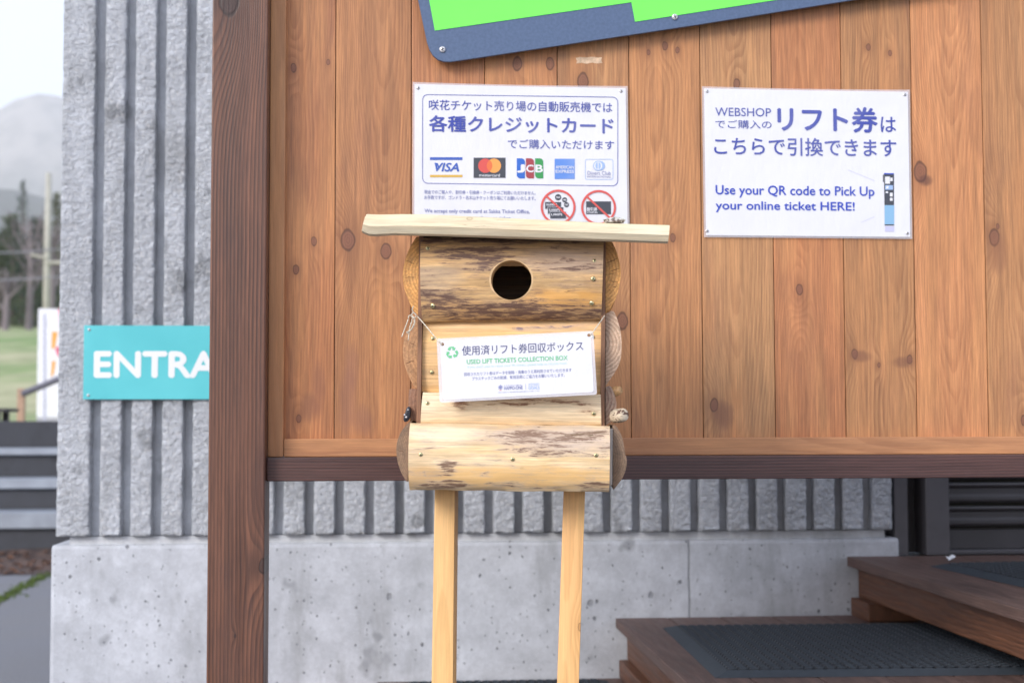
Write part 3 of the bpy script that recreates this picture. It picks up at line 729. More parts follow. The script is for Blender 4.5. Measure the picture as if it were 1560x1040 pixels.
for cx, cy, r, s_ in ((998, 826, 21, '500'), (1041, 843, 17, '100'), (1053, 875, 17, '100')):
    s5(circ(cx, cy, r, 24), 'black'); t5(s_, cx-r*.6, cx+r*.6, cy-5, cy+6, 'white', y=-.0009, bold=.03)
s5([(1183, 853), (1347, 853), (1347, 938), (1183, 938)], 'black'); t5('割引券', 1188, 1256, 893, 917, 'white', y=-.0009, bold=.03); t5('COUPON', 1190, 1256, 920, 932, 'white', y=-.0009, bold=.02)
for cx, cy in ((998, 890), (1265, 893)):
    strip_shape(P1, [C5(*p) for p in circ(cx, cy, 115, 60)], [C5(*p) for p in circ(cx, cy, 101, 60)], 'no', -.0016, 'warning_ring')
    a = R(43); dx, dy = math.cos(a), math.sin(a); q = 6.5
    s5([(cx-dx*104+dy*q, cy-dy*104-dx*q), (cx+dx*104+dy*q, cy+dy*104-dx*q), (cx+dx*104-dy*q, cy+dy*104+dx*q), (cx-dx*104-dy*q, cy-dy*104+dx*q)], 'no', -.0017, name='warning_slash')
for px, py in (C5(73, 105), C5(1413, 125)): screw(P1, lp(P1, px, py, -.0002), s=.9)
P2 = poster('webshop_poster', (1069.3, 131.8), (1386, 137), (1389.8, 364), (1072.5, 361.3), 'laminated white WEBSHOP ticket pick-up poster on the right planks')
def t6(s, x0, x1, y0, y1, inkn, **k): x, y = C6((x0+x1)/2, (y0+y1)/2); return txt(P2, s, x, y, (x1-x0)/3.853, (y1-y0)/3.853, inkn, **k)
def s6(pts, inkn, y=-.0006, **k): return shape(P2, [C6(*p) for p in pts], inkn, y, **k)
t6('WEBSHOP', 153, 480, 210, 259, 'blue'); t6('でご購入の', 153, 483, 282, 331, 'blue')
t6('リフト券', 522, 1103, 207, 349, 'blue', bold=.035); t6('は', 1125, 1213, 264, 351, 'blue', bold=.01)
t6('こちらで引換できます', 150, 1217, 388, 491, 'blue', bold=.015)
t6('Use your QR code to Pick Up', 158, 1088, 668, 738, 'deep', bold=.02); t6('your online ticket HERE!', 158, 972, 760, 824, 'deep', bold=.02)
s6([(1143, 593), (1202, 593), (1202, 780), (1146, 780)], 'black', name='kiosk_picture'); s6([(1143, 593), (1202, 593), (1202, 600), (1143, 600)], 'deep', -.0008)
s6([(1137, 602), (1142, 602), (1142, 645), (1137, 645)], 'black')
s6([(1146, 781), (1203, 781), (1203, 893), (1147, 893)], 'kiosk'); s6([(1147, 894), (1203, 894), (1203, 900), (1147, 900)], 'black'); s6([(1150, 904), (1202, 904), (1202, 935), (1150, 935)], 'line', name='kiosk_shadow')
for a_ in ((1150, 613, 1178, 655), (1180, 620, 1194, 640), (1178, 708, 1194, 730), (1178, 738, 1194, 755), (1153, 700, 1167, 710)):
    s6([(a_[0], a_[1]), (a_[2], a_[1]), (a_[2], a_[3]), (a_[0], a_[3])], 'white', -.0009)
s6([(1150, 664), (1196, 664), (1196, 690), (1150, 690)], 'lblue', -.0008); s6([(1158, 668), (1172, 668), (1168, 684), (1154, 684)], 'white', -.001)
s6([(930, 572), (1087, 636), (1087, 638), (930, 574)], 'line'); s6([(1010, 881), (1087, 847), (1087, 849), (1010, 883)], 'line')
for px, py in (C6(104, 112), C6(1265, 132), C6(105, 931), C6(1280, 945)): screw(P2, lp(P2, px, py, -.0002), s=.9)

# =================================================================== GREEN AND NAVY BOARD
YS = -.030
gc = at(900, 20, YS)
gs = empty('slanted_board', (gc.x, YS, gc.z), label='bright green panel with navy border, slanted, at the top of the plank screen', cat='sign')
def navy():
    g = G('navy_panel'); v, x, y, z = g.xyz()
    n = g.noi(v, 25, 5, .65); n2 = g.noi(v, 160, 3, .6)
    c = g.mix(g.ss(n2, .3, .7), (.065, .105, .19), (.085, .13, .23))
    p = lp(gs, 655, 60); q = lp(gs, 684, 80)
    acc = 0.0
    for (pp, ax, az) in ((lp(gs, 648, 45), .014, .09), (lp(gs, 684, 82), .012, .022), (lp(gs, 655, 72), .02, .02)):
        u = g.mul(g.sub(x, pp.x), 1/ax); w_ = g.mul(g.sub(z, pp.z), 1/az)
        acc = g.add(g.ma('EXPONENT', g.mul(g.add(g.mul(u, u), g.mul(w_, w_)), -1.)), acc)
    m = g.ss(g.add(g.mul(acc, .45), n), .60, .95)
    c = g.mix(g.mul(m, .85), c, (.035, .03, .03))
    return g.out(c, .5)
gl = plain('bright_green_panel', (.17, .92, .10), .45, sc=5, var=.04)
o2 = [lp(gs, *p) for p in [(700-260*.24, -700), (2000, -905), (2000, -106)]]
outl = [(o2[0].x, o2[0].z), (o2[1].x, o2[1].z), (o2[2].x, o2[2].z)]
bot = [(1300, 0), (1060, 38.3), (700, 92.2), (686, 94.2), (676, 94), (667, 91), (659.5, 84.5), (654.5, 76), (650.5, 64), (637, 0), (605, -160)]
outl += [(lp(gs, *p).x, lp(gs, *p).z) for p in bot]
# keep the left edge straight: drop the helper point above it
outl[0] = (lp(gs, 520, -580).x, lp(gs, 520, -580).z)
prism('navy_backing', navy(), gs, outl, 0, .008, .0012)
gp = [(662.5, 46.8), (962, 3.6), (967.5, 33.4), (1300, -18), (1940, -117), (1940, -870), (568, -560), (646, -40)]
gp[6] = (558, -500); gp[7] = (646.5, -40)
prism('green_face', gl, gs, [(lp(gs, *p, -.0012).x, lp(gs, *p, -.0012).z) for p in gp], -.0012, -.0001)
for px, py in ((674, 75.5), (1028, 26)): screw(gs, lp(gs, px, py, -.0013), s=1.5)

# =================================================================== THE COLLECTION BOX
BD = 2.36
rp = Vector((0, -DW, EYE)) + ray(776, 640)*BD
BX = empty('ticket_collection_box', (rp.x, rp.y, 0), (0, R(.7), -R(6.9)), label='birdhouse-like used lift ticket box of log slabs on two pale wooden legs', cat='collection box')
# tilt turns about the base; everything below is placed in the box's own frame
def L2(px, py, y): p = lp(BX, px, py, y); return (p.x, p.z)
def slab(name, quad, yf, bulge, thick, mat, hole=None, irr=.0008, seed=0., flat_bot=.0):
    """horizontal split-log board, round face towards the viewer; quad = TL,TR,BR,BL in pixels"""
    TL, TR, BR, BL = [Vector(L2(*p, yf)) for p in quad]
    c = (TL+TR+BR+BL)/4
    def P(u, v):      # u 0..1 left-right, v 0..1 top-bottom
        a = TL*(1-u)+TR*u; b = BL*(1-u)+BR*u; p = a*(1-v)+b*v
        e = mn.fractal(Vector((u*6, v*2, seed)), .8, 2, 3)*irr
        zz = 2*v-1
        y = yf - bulge*math.sqrt(max(0, 1-zz*zz*.92))*1.0 + bulge*.28
        y += mn.fractal(Vector((u*5+seed, v*7, seed)), .8, 2, 3)*irr*1.6
        if v in (0, 1): p = p+Vector((0, e*1.6))
        return Vector((p.x-c.x, y, p.y-c.y))
    vs, fs = [], []
    nu, nv = 40, 18
    if hole is None:
        for j in range(nv+1):
            for i in range(nu+1): vs.append(P(i/nu, j/nv))
        for j in range(nv):
            for i in range(nu): a = j*(nu+1)+i; fs.append((a, a+nu+1, a+nu+2, a+1))
        ring = [i for i in range(nu+1)]+[(nu+1)*j+nu for j in range(1, nv+1)]+[(nu+1)*nv+i for i in range(nu-1, -1, -1)]+[(nu+1)*j for j in range(nv-1, 0, -1)]
    else:
        hx, hz, hr = hole     # pixels
        h = Vector(L2(hx, hz, yf-bulge*.6)); W = (TR-TL).length; H = (BL-TL).length
        hu = (h-TL).dot((TR-TL)/W)/W; hv = -(h.y-TL.y)/H
        hu = (h.x-(TL.x+BL.x)/2)/((TR.x+BR.x)/2-(TL.x+BL.x)/2); hv = (TL.y+(TR.y-TL.y)*hu-h.y)/H
        ru, rv = hr/W, hr/H
        N = 96; NRr = 14
        def edge(a):
            du, dv = math.cos(a)*ru, math.sin(a)*rv
            t = 1e9
            if du > 0: t = min(t, (1-hu)/du)
            if du < 0: t = min(t, -hu/du)
            if dv > 0: t = min(t, (1-hv)/dv)
            if dv < 0: t = min(t, -hv/dv)
            return du, dv, t
        angs = [2*math.pi*i/N for i in range(N)]
        for cu, cv in ((0, 0), (1, 0), (1, 1), (0, 1)):     # snap to the corners
            a = math.atan2((cv-hv)/rv, (cu-hu)/ru) % (2*math.pi)
            k = min(range(N), key=lambda i: abs(angs[i]-a)); angs[k] = a
        for j in range(NRr+1):
            for a in angs:
                du, dv, t = edge(a); s = 1+(t-1)*((j-1)/(NRr-1)*.975+.025 if j else 0)
                u, v = hu+du*s, hv+dv*s
                u = min(1, max(0, u)); v = min(1, max(0, v))
                if j == NRr:
                    if abs(v) < 1e-6: v = 0
                    if abs(v-1) < 1e-6: v = 1
                vs.append(P(u, v))
        for j in range(NRr):
            for i in range(N): a = j*N+i; b = j*N+(i+1) % N; fs.append((a, b, b+N, a+N))
        ring = [NRr*N+i for i in range(N)]
        # bore of the hole
        b0 = len(vs)
        for i in range(N): v = vs[i]; vs.append((v[0], yf+thick, v[2]))
        bore0 = len(fs)
        for i in range(N): fs.append((i, b0+i, b0+(i+1) % N, (i+1) % N))
        bore1 = len(fs)
    b0 = len(vs)
    for i in ring: v = vs[i]; vs.append((v[0], yf+thick, v[2]))
    n = len(ring)
    for i in range(n): fs.append((ring[i], ring[(i+1) % n], b0+(i+1) % n, b0+i))
    if hole is None: fs.append(tuple(b0+i for i in range(n)))
    else:
        bq = b0-N
        for i in range(N): fs.append((bq+i, b0+i, b0+(i+1) % N, bq+(i+1) % N))
    bm = bmesh.new(); me0 = mesh_of('tmp', vs, fs); bm.from_mesh(me0); bpy.data.meshes.remove(me0)
    bmesh.ops.recalc_face_normals(bm, faces=bm.faces[:])
    me1 = bm_mesh(name, bm)
    if hole is not None:
        me1.materials.append(mat); me1.materials.append(M['cut'])
        for p in me1.polygons[bore0:bore1]: p.material_index = 1
        for p in me1.polygons[:N]: p.material_index = 1
    o = link(name, me1, mat, BX, (c.x, 0, c.y), 38)
    return o, c
def cen(quad, yf):
    q = [Vector(L2(*p, yf)) for p in quad]; return (q[0]+q[1]+q[2]+q[3])/4
mmp = BD/F
def stn(quad, yf, lst):     # stain list (px, py, half-length px, half-height px, weight) -> slab frame
    c = cen(quad, yf); out = []
    for px, py, a, b, w_ in lst: p = Vector(L2(px, py, yf-.02))-c; out.append((p.x, p.y, a*mmp*1.1, b*mmp*1.2, w_*.72))
    return out
def knl(quad, yf, lst):
    c = cen(quad, yf); out = []
    for px, py, r in lst: p = Vector(L2(px, py, yf-.02))-c; out.append((p.x, p.y, r*mmp))
    return out
QA = [(641.5, 362), (919.5, 366.5), (915.8, 486), (643.5, 490)]; QB = [(645, 489), (916.5, 484), (914.5, 606), (643, 597)]
QC = [(644.5, 597), (915, 600), (916, 648.5), (641, 646)]; QD = [(625, 644), (929, 648.5), (928, 749), (624, 746)]
MA = wood('log_slab_top', (.68, .43, .19), (.42, .22, .08), 'x', d0=.10, c0=.0, slope=.02, freq=210, ring=.5, seed=1.4, fibre=.34, blotch=.55, blotch_col=(.25, .17, .12), warm=(.74, .40, .11),
          stains=stn(QA, 0, [(780, 480, 150, 10, .20), (870, 478, 70, 12, .15), (720, 386, 80, 9, .20), (660, 364, 60, 5, .3), (800, 364, 120, 4, .3), (740, 400, 30, 12, .16), (880, 400, 50, 8, .10), (830, 425, 70, 7, .05), (670, 455, 40, 12, .18), (760, 465, 50, 8, .20), (650, 442, 20, 4, .18), (695, 430, 50, 20, .02)]),
          stain_base=.066, stain_col=(.12, .062, .045), stain_col2=(.29, .185, .125), patches=[(p[0], p[1], p[2], p[3], c_, a_) for p, c_, a_ in zip(stn(QA, 0, [(860, 456, 70, 14, 0), (870, 396, 75, 20, 0), (690, 470, 60, 14, 0), (660, 425, 40, 20, 0)]), ((.74, .38, .10), (.34, .27, .24), (.66, .36, .12), (.46, .36, .26)), (.8, .6, .7, .5))], cracks=1., rough=.5, wob=.008, bumpst=.3)
slab('front_slab', QA, .0, .034, .020, MA, hole=(779, 429, 31.2*mmp), seed=1.3)
MB = wood('log_slab_middle', (.84, .56, .28), (.70, .40, .16), 'x', d0=.07, freq=150, ring=.5, seed=2.9, fibre=.22, blotch=.3, blotch_col=(.42, .24, .12), warm=(.88, .52, .18),
          stains=stn(QB, .012, [(850, 495, 42, 7, .24), (790, 500, 12, 4, .2), (905, 520, 16, 18, .12)]), stain_base=-.02, stain_col=(.22, .15, .16), stain_col2=(.45, .31, .25),
          knots=knl(QB, .012, [(782, 499, 2)]), rough=.5, wob=.006, bumpst=.2)
slab('front_slab', QB, .012, .010, .018, MB, seed=4.3, irr=.0004)
MC = wood('log_slab_lower', (.85, .70, .48), (.72, .52, .29), 'x', d0=.09, freq=170, ring=.35, seed=4.9, fibre=.22, blotch=.25, blotch_col=(.5, .3, .16),
          stains=stn(QC, .0, [(770, 612, 70, 7, .25), (700, 618, 14, 9, .30), (735, 640, 10, 3, .1), (895, 622, 26, 12, .22), (850, 610, 40, 5, .22), (651, 645, 9, 2.5, .3)]), stain_base=-.03, stain_col=(.20, .09, .045), stain_col2=(.52, .34, .20),
          knots=knl(QC, 0, [(697, 615, 5)]), rough=.5, wob=.006, bumpst=.25)
slab('front_slab', QC, -.004, .014, .022, MC, seed=7.3, irr=.0005)
MD = wood('log_slab_bottom', (.84, .65, .41), (.68, .44, .20), 'x', d0=.12, freq=150, ring=.45, seed=8.9, fibre=.24, blotch=.3, blotch_col=(.5, .30, .14), warm=(.82, .53, .22),
          stains=stn(QD, -.03, [(840, 668, 80, 14, .17), (905, 662, 40, 8, .12), (800, 660, 40, 14, .12), (840, 690, 90, 5, .12), (683, 712, 12, 10, .26), (665, 740, 30, 5, .24), (690, 736, 14, 5, .3), (900, 738, 36, 6, .24), (775, 741, 40, 4, .10), (700, 740, 20, 4, .2), (660, 725, 28, 6, .08)]),
          stain_base=.045, stain_col=(.20, .115, .07), stain_col2=(.46, .36, .29), cracks=1., knots=knl(QD, -.03, [(681, 703, 2.6), (795, 713, 2.0)]), rough=.5, wob=.008, bumpst=.28,
          patches=[(p[0], p[1], p[2], p[3], c_, a_) for p, c_, a_ in zip(stn(QD, -.03, [(680, 660, 60, 10, 0), (790, 726, 170, 15, 0), (850, 668, 100, 17, 0), (640, 725, 40, 14, 0)]), ((.84, .70, .50), (.84, .50, .17), (.46, .38, .35), (.62, .38, .17)), (.6, .75, .6, .6))])
slab('front_slab', QD, -.036, .032, .050, MD, seed=9.3)
# panels of the carcass
MI = wood('plywood_side', (.30, .15, .08), (.15, .07, .035), 'z', freq=120, seed=5.5, blotch=.4, fibre=.25, rough=.6)
MI2 = wood('inner_board', (.42, .24, .12), (.26, .13, .06), 'x', freq=120, seed=6.5, rough=.6)
zt_ = L2(780, 364, .02)[1]; zm = L2(780, 648, .02)[1]; zl = L2(780, 748, .02)[1]
def V3(xz, y): return (xz[0], y, xz[1])
xl_ = L2(637.8, 480, .006)[0]; xr_ = L2(921.8, 480, .006)[0]
DPB = .235
def sidepanel(x0, x1):       # top edge follows the roof's slope
    P = [(-.004, zm+.001), (DPB, zm+.001), (DPB, zt_+.034), (-.004, zt_+.002)]; c = Vector(((x0+x1)/2, .1, (zm+zt_)/2))
    vs = [Vector((x, y, z))-c for x in (x0, x1) for y, z in P]
    link('side_panel', mesh_of('side_panel', vs, [(0, 3, 2, 1), (4, 5, 6, 7)]+[(i, (i+1) % 4, 4+(i+1) % 4, 4+i) for i in range(4)]), MI, BX, c)
sidepanel(xl_, xl_+.0065); sidepanel(xr_-.0065, xr_)
board('back_panel', MI2, BX, (xl_+.007, DPB-.015, zl+.01), (xr_-.007, DPB, zt_+.030), .0005)
for k_ in range(2): board('inner_block', MI2, BX, (xl_+.007, .03+k_*.09, zt_-.02), (xr_-.007, .05+k_*.09, zt_+.004+k_*.016), .0005)
board('inner_rail', M['cut'], BX, (xl_+.007, .026, L2(780, 405, .026)[1]), (xr_-.007, .029, L2(780, 390, .026)[1]), .0005)
xl2 = L2(624.3, 700, -.03)[0]; xr2 = L2(933, 700, -.03)[0]
MG = wood('grey_board', (.50, .46, .42), (.36, .31, .27), 'z', freq=120, seed=9.5, rough=.6)
board('side_panel', MI, BX, (xl2-.001, -.026, zl+.010), (xl2+.004, DPB, zm-.002), .0005)
board('side_panel', MG, BX, (xr2-.0045, -.030, zl+.014), (xr2, DPB, zm-.003), .0005)['label'] = 'grey weathered side board'
board('floor_panel', MI2, BX, (xl2+.005, .016, zl+.002), (xr2-.006, DPB-.016, zl+.012), .0005)
board('shelf_panel', MI2, BX, (xl2+.005, .019, zm-.012), (xr2-.006, DPB-.016, zm-.002), .0005)
# split logs on the sides, end grain facing the viewer
def endg(name, seed, light, dark, c, frq=420, **k): return wood(name, light, dark, 'y', c0=c[0], d0=c[1], slope=.01, freq=frq*.75, ring=.9, seed=seed, fibre=.25, blotch=.4, wob=.003, rough=.65, bumpst=.3, **k)
def smooth_poly(P, n=3):
    out = []; m = len(P)
    for i in range(m):
        p0, p1, p2, p3 = P[max(i-1, 0)], P[i], P[min(i+1, m-1)], P[min(i+2, m-1)]
        if i == m-1: out.append(p1); break
        for k in range(n):
            t = k/n; q = []
            for a in range(2):
                q.append(.5*((2*p1[a])+(-p0[a]+p2[a])*t+(2*p0[a]-5*p1[a]+4*p2[a]-p3[a])*t*t+(-p0[a]+3*p1[a]-3*p2[a]+p3[a])*t**3))
            out.append(tuple(q))
    return out
SL = [
 ('side_log', [(634.5, 360.5), (626, 374.5), (617.3, 394.7), (613.5, 419), (616, 439.4), (623.5, 459.6), (627.6, 469.7)], [(637.6, 480.5), (639.2, 361)], .006, (.82, .44, .14), (.52, .22, .06), (.05, 0), 260),
 ('side_log', [(633, 480.5), (624, 496), (617, 511), (614.2, 527), (614, 539), (617, 558), (624.6, 577), (632, 590.5)], [(637.3, 591), (637.8, 481)], .010, (.58, .32, .15), (.36, .17, .08), (.06, .0), 220),
 ('side_board', [(623.7, 592.5), (622.3, 605), (622.5, 619), (626.3, 641)], [(636.6, 642.5), (636.9, 591.6)], .012, (.33, .17, .10), (.22, .10, .055), (.10, 0), 200),
 ('side_log', [(628, 639.4), (617.4, 648.7), (608.7, 661.7), (604, 679), (605, 699), (610, 716.5), (616, 728), (619.6, 733.5)], [(622.6, 729.5), (623.8, 647.3)], -.020, (.31, .20, .125), (.19, .115, .07), (.055, .0), 460),
 ('side_log', [(932, 367.5), (937.6, 379), (941, 388.5), (945.2, 407.7), (945, 426), (939.5, 451), (930.5, 468)], [(922.3, 477.3), (922.7, 367.3)], .006, (.82, .44, .14), (.52, .22, .06), (-.05, 0), 260),
 ('side_log', [(929, 474), (936, 475.5), (944, 498), (946.8, 518.5), (945.8, 546), (938.8, 563.5), (930, 577)], [(922.3, 588), (922.3, 478)], .010, (.70, .50, .35), (.36, .21, .13), (-.03, 0), 240),
 ('side_log', [(926, 588), (931, 589), (937.5, 605), (939, 622), (934, 641)], [(922.3, 648), (922.3, 588.8)], .006, (.50, .36, .26), (.24, .12, .08), (-.035, 0), 230),
 ('side_log', [(936, 647.3), (941, 651.8), (948.5, 667.5), (952.3, 690.6), (955, 700), (953.7, 713.6), (948, 728), (941, 738)], [(934.6, 746), (933.6, 738), (933.4, 648)], -.026, (.29, .19, .12), (.16, .095, .06), (-.05, 0), 380),
]
lw = {}
for i, (nm, cur, rest, y0, lt, dk, c, fq) in enumerate(SL):
    pts = [L2(*p, y0) for p in smooth_poly(cur, 4)+rest]
    ex = {}
    if i in (0, 1, 4): ex = dict(stains=[(0, 0, 9, 9, .0)]*0)
    m = endg('log_end_grain', i+.6, lt, dk, c, fq, **({'wear': .35} if i > 4 else {}))
    # radial checks: thin dark lines
    o = prism(nm, m, BX, pts, y0, DPB-.01, .0012, 40)
    if i in (0, 4): o['label'] = 'half-round split log, orange end grain'
MCK = plain('check_dark', (.07, .03, .018), .9)
def checks(y0, segs):       # drying cracks: thin dark wedges let into the end grain, 0.3 mm proud so that they read
    for (x0, y0_, x1, y1_, w_) in segs:
        n = 6; up, dn = [], []
        for k in range(n+1):
            t = k/n; j = rnd.uniform(-.5, .5)*(0 < k < n); ww = w_*math.sin(math.pi*min(.98, max(.03, t)))
            x = x0+(x1-x0)*t; y = y0_+(y1_-y0_)*t+j
            up.append(L2(x, y-ww, y0)); dn.append(L2(x, y+ww, y0))
        prism('drying_crack', MCK, BX, up+dn[::-1], y0-.0003, y0+.001)
checks(.006, [(617, 396, 631, 402, .35), (616, 423, 634, 422, .35), (924, 401, 941, 393.5, .5), (929, 413, 944, 409, .45), (925, 419, 939, 415, .3), (930, 428, 943, 430, .3), (933, 438, 942, 435.5, .35), (927, 441, 932, 443, .25)])
checks(.010, [(622, 521, 634, 526, .3), (617, 554, 631, 549, .5), (621, 532, 621.6, 538, .4)])
checks(-.020, [(605, 685, 617, 688, .4)])
# branch stubs at the lower right
def stub(px, py, y, r0, r1, ln, dirv, mats, name='branch_stub', label=None):
    c = Vector(V3(L2(px, py, y), y)); d = Vector(dirv).normalized(); u = d.orthogonal().normalized(); v = d.cross(u)
    vs, fs = [], []; n = 20; st = [(-.4, .9), (0, 1), (.35, 1.02), (.7, .98), (.93, .9), (1.0, .76)]
    for k, (t, s) in enumerate(st):
        for i in range(n):
            a = 2*math.pi*i/n; rr = (r0+(r1-r0)*max(0, t))*s*(1+.13*mn.noise(Vector((math.cos(a)*1.7, math.sin(a)*1.7, k*.5+px))))
            vs.append(d*ln*t+(u*math.cos(a)+v*math.sin(a))*rr)
    for k in range(len(st)-1):
        for i in range(n): fs.append((k*n+i, k*n+(i+1) % n, (k+1)*n+(i+1) % n, (k+1)*n+i))
    fs.append(tuple((len(st)-1)*n+i for i in range(n)))
    bm = bmesh.new(); me0 = mesh_of('t', vs, fs); bm.from_mesh(me0); bpy.data.meshes.remove(me0); bmesh.ops.recalc_face_normals(bm, faces=bm.faces[:])
    o = link(name, bm_mesh(name, bm), mats, BX, c, 60)
    if label: o['label'] = label
MS1 = wood('stub_orange', (.55, .33, .15), (.36, .18, .07), 'y', freq=300, seed=2.2)
def barkish():
    g = G('peeled_bark'); v, x, y, z = g.xyz(); n = g.noi(g.vec(x, y, g.mul(z, 1.6)), 90, 5, .65, .8)
    c = g.mix(g.ss(n, .50, .56), (.66, .55, .40), (.12, .065, .045)); return g.out(c, .7, g.bump(n, .5, .002))
M['bark'] = barkish()
stub(935, 597, .016, .0085, .007, .014, (.8, -.55, .25), MS1, label='orange branch stub above the grey one')
stub(940, 633, .004, .012, .0105, .018, (.85, -.75, .12), M['bark'], label='grey-white bark covered branch stub')
# roof board
MR = wood('pale_roof_board', (.80, .70, .50), (.68, .54, .34), 'x', c0=.0, d0=.13, freq=160, ring=.4, seed=3.9, fibre=.16, blotch=.35, blotch_col=(.48, .38, .25), warm=(.74, .58, .36), knots=[(-.075, .004, .004), (.11, .002, .003)], rough=.55, wob=.006, bumpst=.2, cracks=.4)
ro_top = [(557.5, 325.6), (576, 326.2), (610, 325.6), (640, 325.8), (690, 327.8), (740, 330.2), (800, 333), (860, 336), (920, 339), (960, 340.6), (1000, 341.8), (1020.5, 342.4)]
ro_bot = [(1020.8, 364.5), (1014.5, 369.2), (950, 367), (860, 364.2), (760, 361), (680, 358.4), (640, 357.6), (600, 356.6), (566, 358.6), (553, 356.2), (549.8, 352)]
def roof():
    yfr = -.072; n = 46; rows = []
    def interp(P, x):
        for a, b in zip(P, P[1:]):
            if a[0] <= x <= b[0]: return a[1]+(b[1]-a[1])*(x-a[0])/(b[0]-a[0])
        return P[-1][1] if x > P[-1][0] else P[0][1]
    bot = sorted(ro_bot[1:]); vs, fs = [], []
    for i in range(n+1):
        t = i/n; xt_ = 557.5+(1020.5-557.5)*t; xb = 550.5+(1018-550.5)*t
        yt, yb_ = interp(ro_top, xt_), interp(bot, xb)
        pt = Vector(L2(xt_, yt, yfr)); pb = Vector(L2(xb, yb_, yfr))
        wob_ = mn.noise(Vector((t*7, 3.1, 0)))*.0022
        sec = [(pb.x, .235, pb.y+.040), (pb.x, -.060+wob_, pb.y-.0005), (pb.x, yfr+.004+wob_, pb.y+.002), (pb.x*.6+pt.x*.4, yfr-.003+wob_, pb.y*.6+pt.y*.4), (pb.x*.25+pt.x*.75, yfr-.002+wob_, pb.y*.25+pt.y*.75), (pt.x, yfr+.004+wob_, pt.y-.001), (pt.x, yfr+.012, pt.y+.001), (pt.x, .24, pt.y+.041)]
        vs += sec
    m_ = 8
    for i in range(n):
        for k in range(m_): fs.append((i*m_+k, i*m_+(k+1) % m_, (i+1)*m_+(k+1) % m_, (i+1)*m_+k))
    fs.append(tuple(range(m_))); fs.append(tuple(n*m_+k for k in range(m_-1, -1, -1)))
    c = sum((Vector(v) for v in vs), Vector())/len(vs); c.y = 0
    bm = bmesh.new(); me0 = mesh_of('t', [Vector(v)-c for v in vs], fs); bm.from_mesh(me0); bpy.data.meshes.remove(me0)
    bmesh.ops.recalc_face_normals(bm, faces=bm.faces[:])
    link('roof_board', bm_mesh('roof_board', bm), MR, BX, c, 35)
roof()
# legs
ML = wood('pale_leg_wood', (.80, .49, .20), (.62, .33, .11), 'z', c0=.004, d0=.02, slope=.006, freq=200, ring=.5, seed=2.2, fibre=.1, blotch=.2, warm=(.74, .45, .17), knots=[(.42, -.004, .003)], wob=.006, rough=.5, bumpst=.15)
ML2 = wood('pale_leg_wood_right', (.80, .46, .185), (.58, .29, .095), 'z', c0=-.01, d0=.015, slope=-.012, freq=170, ring=.55, seed=7.2, fibre=.1, blotch=.35, blotch_col=(.40, .19, .07), warm=(.74, .45, .17), knots=[(.16, .012, .006), (.50, 0, .007)], wob=.009, rough=.5, bumpst=.15)
def leg(tx0, tx1, bx0, bx1, yfr, dp, mat):
    zt2 = L2(780, 744, yfr)[1]; a = L2(tx0, 747, yfr); b = L2(tx1, 747, yfr); c = L2(bx0, 1040, yfr); d = L2(bx1, 1040, yfr)
    def ext(p, q, z): t = (z-p[1])/(q[1]-p[1]); return p[0]+(q[0]-p[0])*t
    bm = bmesh.new(); vv = []
    z0, z1 = -.002, zt2+.03
    cc = Vector(((a[0]+b[0])/2, 0, .55))
    for z in (z0, z1):
        for x, y in ((ext(a, c, z), yfr), (ext(b, d, z), yfr), (ext(b, d, z), yfr+dp), (ext(a, c, z), yfr+dp)):
            vv.append(bm.verts.new((x-cc.x, y, z-cc.z)))
    for f in ((3, 2, 1, 0), (4, 5, 6, 7), (0, 1, 5, 4), (1, 2, 6, 5), (2, 3, 7, 6), (3, 0, 4, 7)): bm.faces.new([vv[i] for i in f])
    bmesh.ops.bevel(bm, geom=bm.edges[:], offset=.0022, segments=2, profile=.6, affect='EDGES')
    link('leg', bm_mesh('leg', bm), mat, BX, cc, 30)
leg(662, 693, 657.3, 690, .055, .075, ML); leg(858.5, 891.5, 848.5, 882, .055, .04, ML2)
# screws in the slabs
def ysurf(py, t, b, yf, bulge): v = (py-t)/(b-t); zz = 2*v-1; return yf-bulge*math.sqrt(max(0, 1-zz*zz*.92))+bulge*.28
for (px, py, t, b, yf, bu, s) in [(652, 378, 362, 488, 0, .034, 1), (659, 466, 362, 488, 0, .034, 1), (903.7, 424.5, 367, 486, 0, .034, 1), (901, 462, 367, 486, 0, .034, 1), (905.5, 397, 367, 486, 0, .034, .8),
                        (659.5, 515.6, 489, 602, .012, .010, .85), (658, 567, 489, 602, .012, .010, .85), (903, 513, 486, 604, .012, .010, .85), (651, 613.6, 597, 647, -.004, .014, .8), (904.5, 630, 599, 648, -.004, .014, .85),
                        (641, 692, 644, 746, -.036, .032, .85), (781, 699, 646, 747, -.036, .032, .85), (908, 693, 648, 749, -.036, .032, .85)]:
    y = ysurf(py, t, b, yf, bu)-.0008; p = lp(BX, px, py, y)
    o = screw(BX, p, SC_B, s=s, rot=rnd.uniform(0, 3)); v = (py-t)/(b-t)
    o.rotation_euler = (-(2*v-1)*math.atan2(bu, (b-t)*mmp/2)*-1.0, rnd.uniform(0, 1.5), 0)
# latch on the left side
lt_ = [(619, 622), (621.5, 619), (624.5, 620), (625.3, 627), (624, 636), (620, 641.5), (616, 642.5), (614.3, 639), (615, 633), (617.5, 627)]
o = prism('latch', M['blackmetal'], BX, [L2(*p, -.002) for p in lt_], -.002, .010, .0012, 40)
for px, py, r in ((616.5, 631.5, 1.6), (618.8, 635, 2.0), (621.8, 624, 1.3)):
    me = tube_mesh('rivet', [(0, -.0035, 0), (0, -.001, 0), (0, 0, 0)], [r*mmp*.55, r*mmp, r*mmp], 12); q = lp(BX, px, py, -.0035)
    link('rivet', me, M['steel'], o, Vector((q.x, -.0022, q.z))-Vector(o.location))

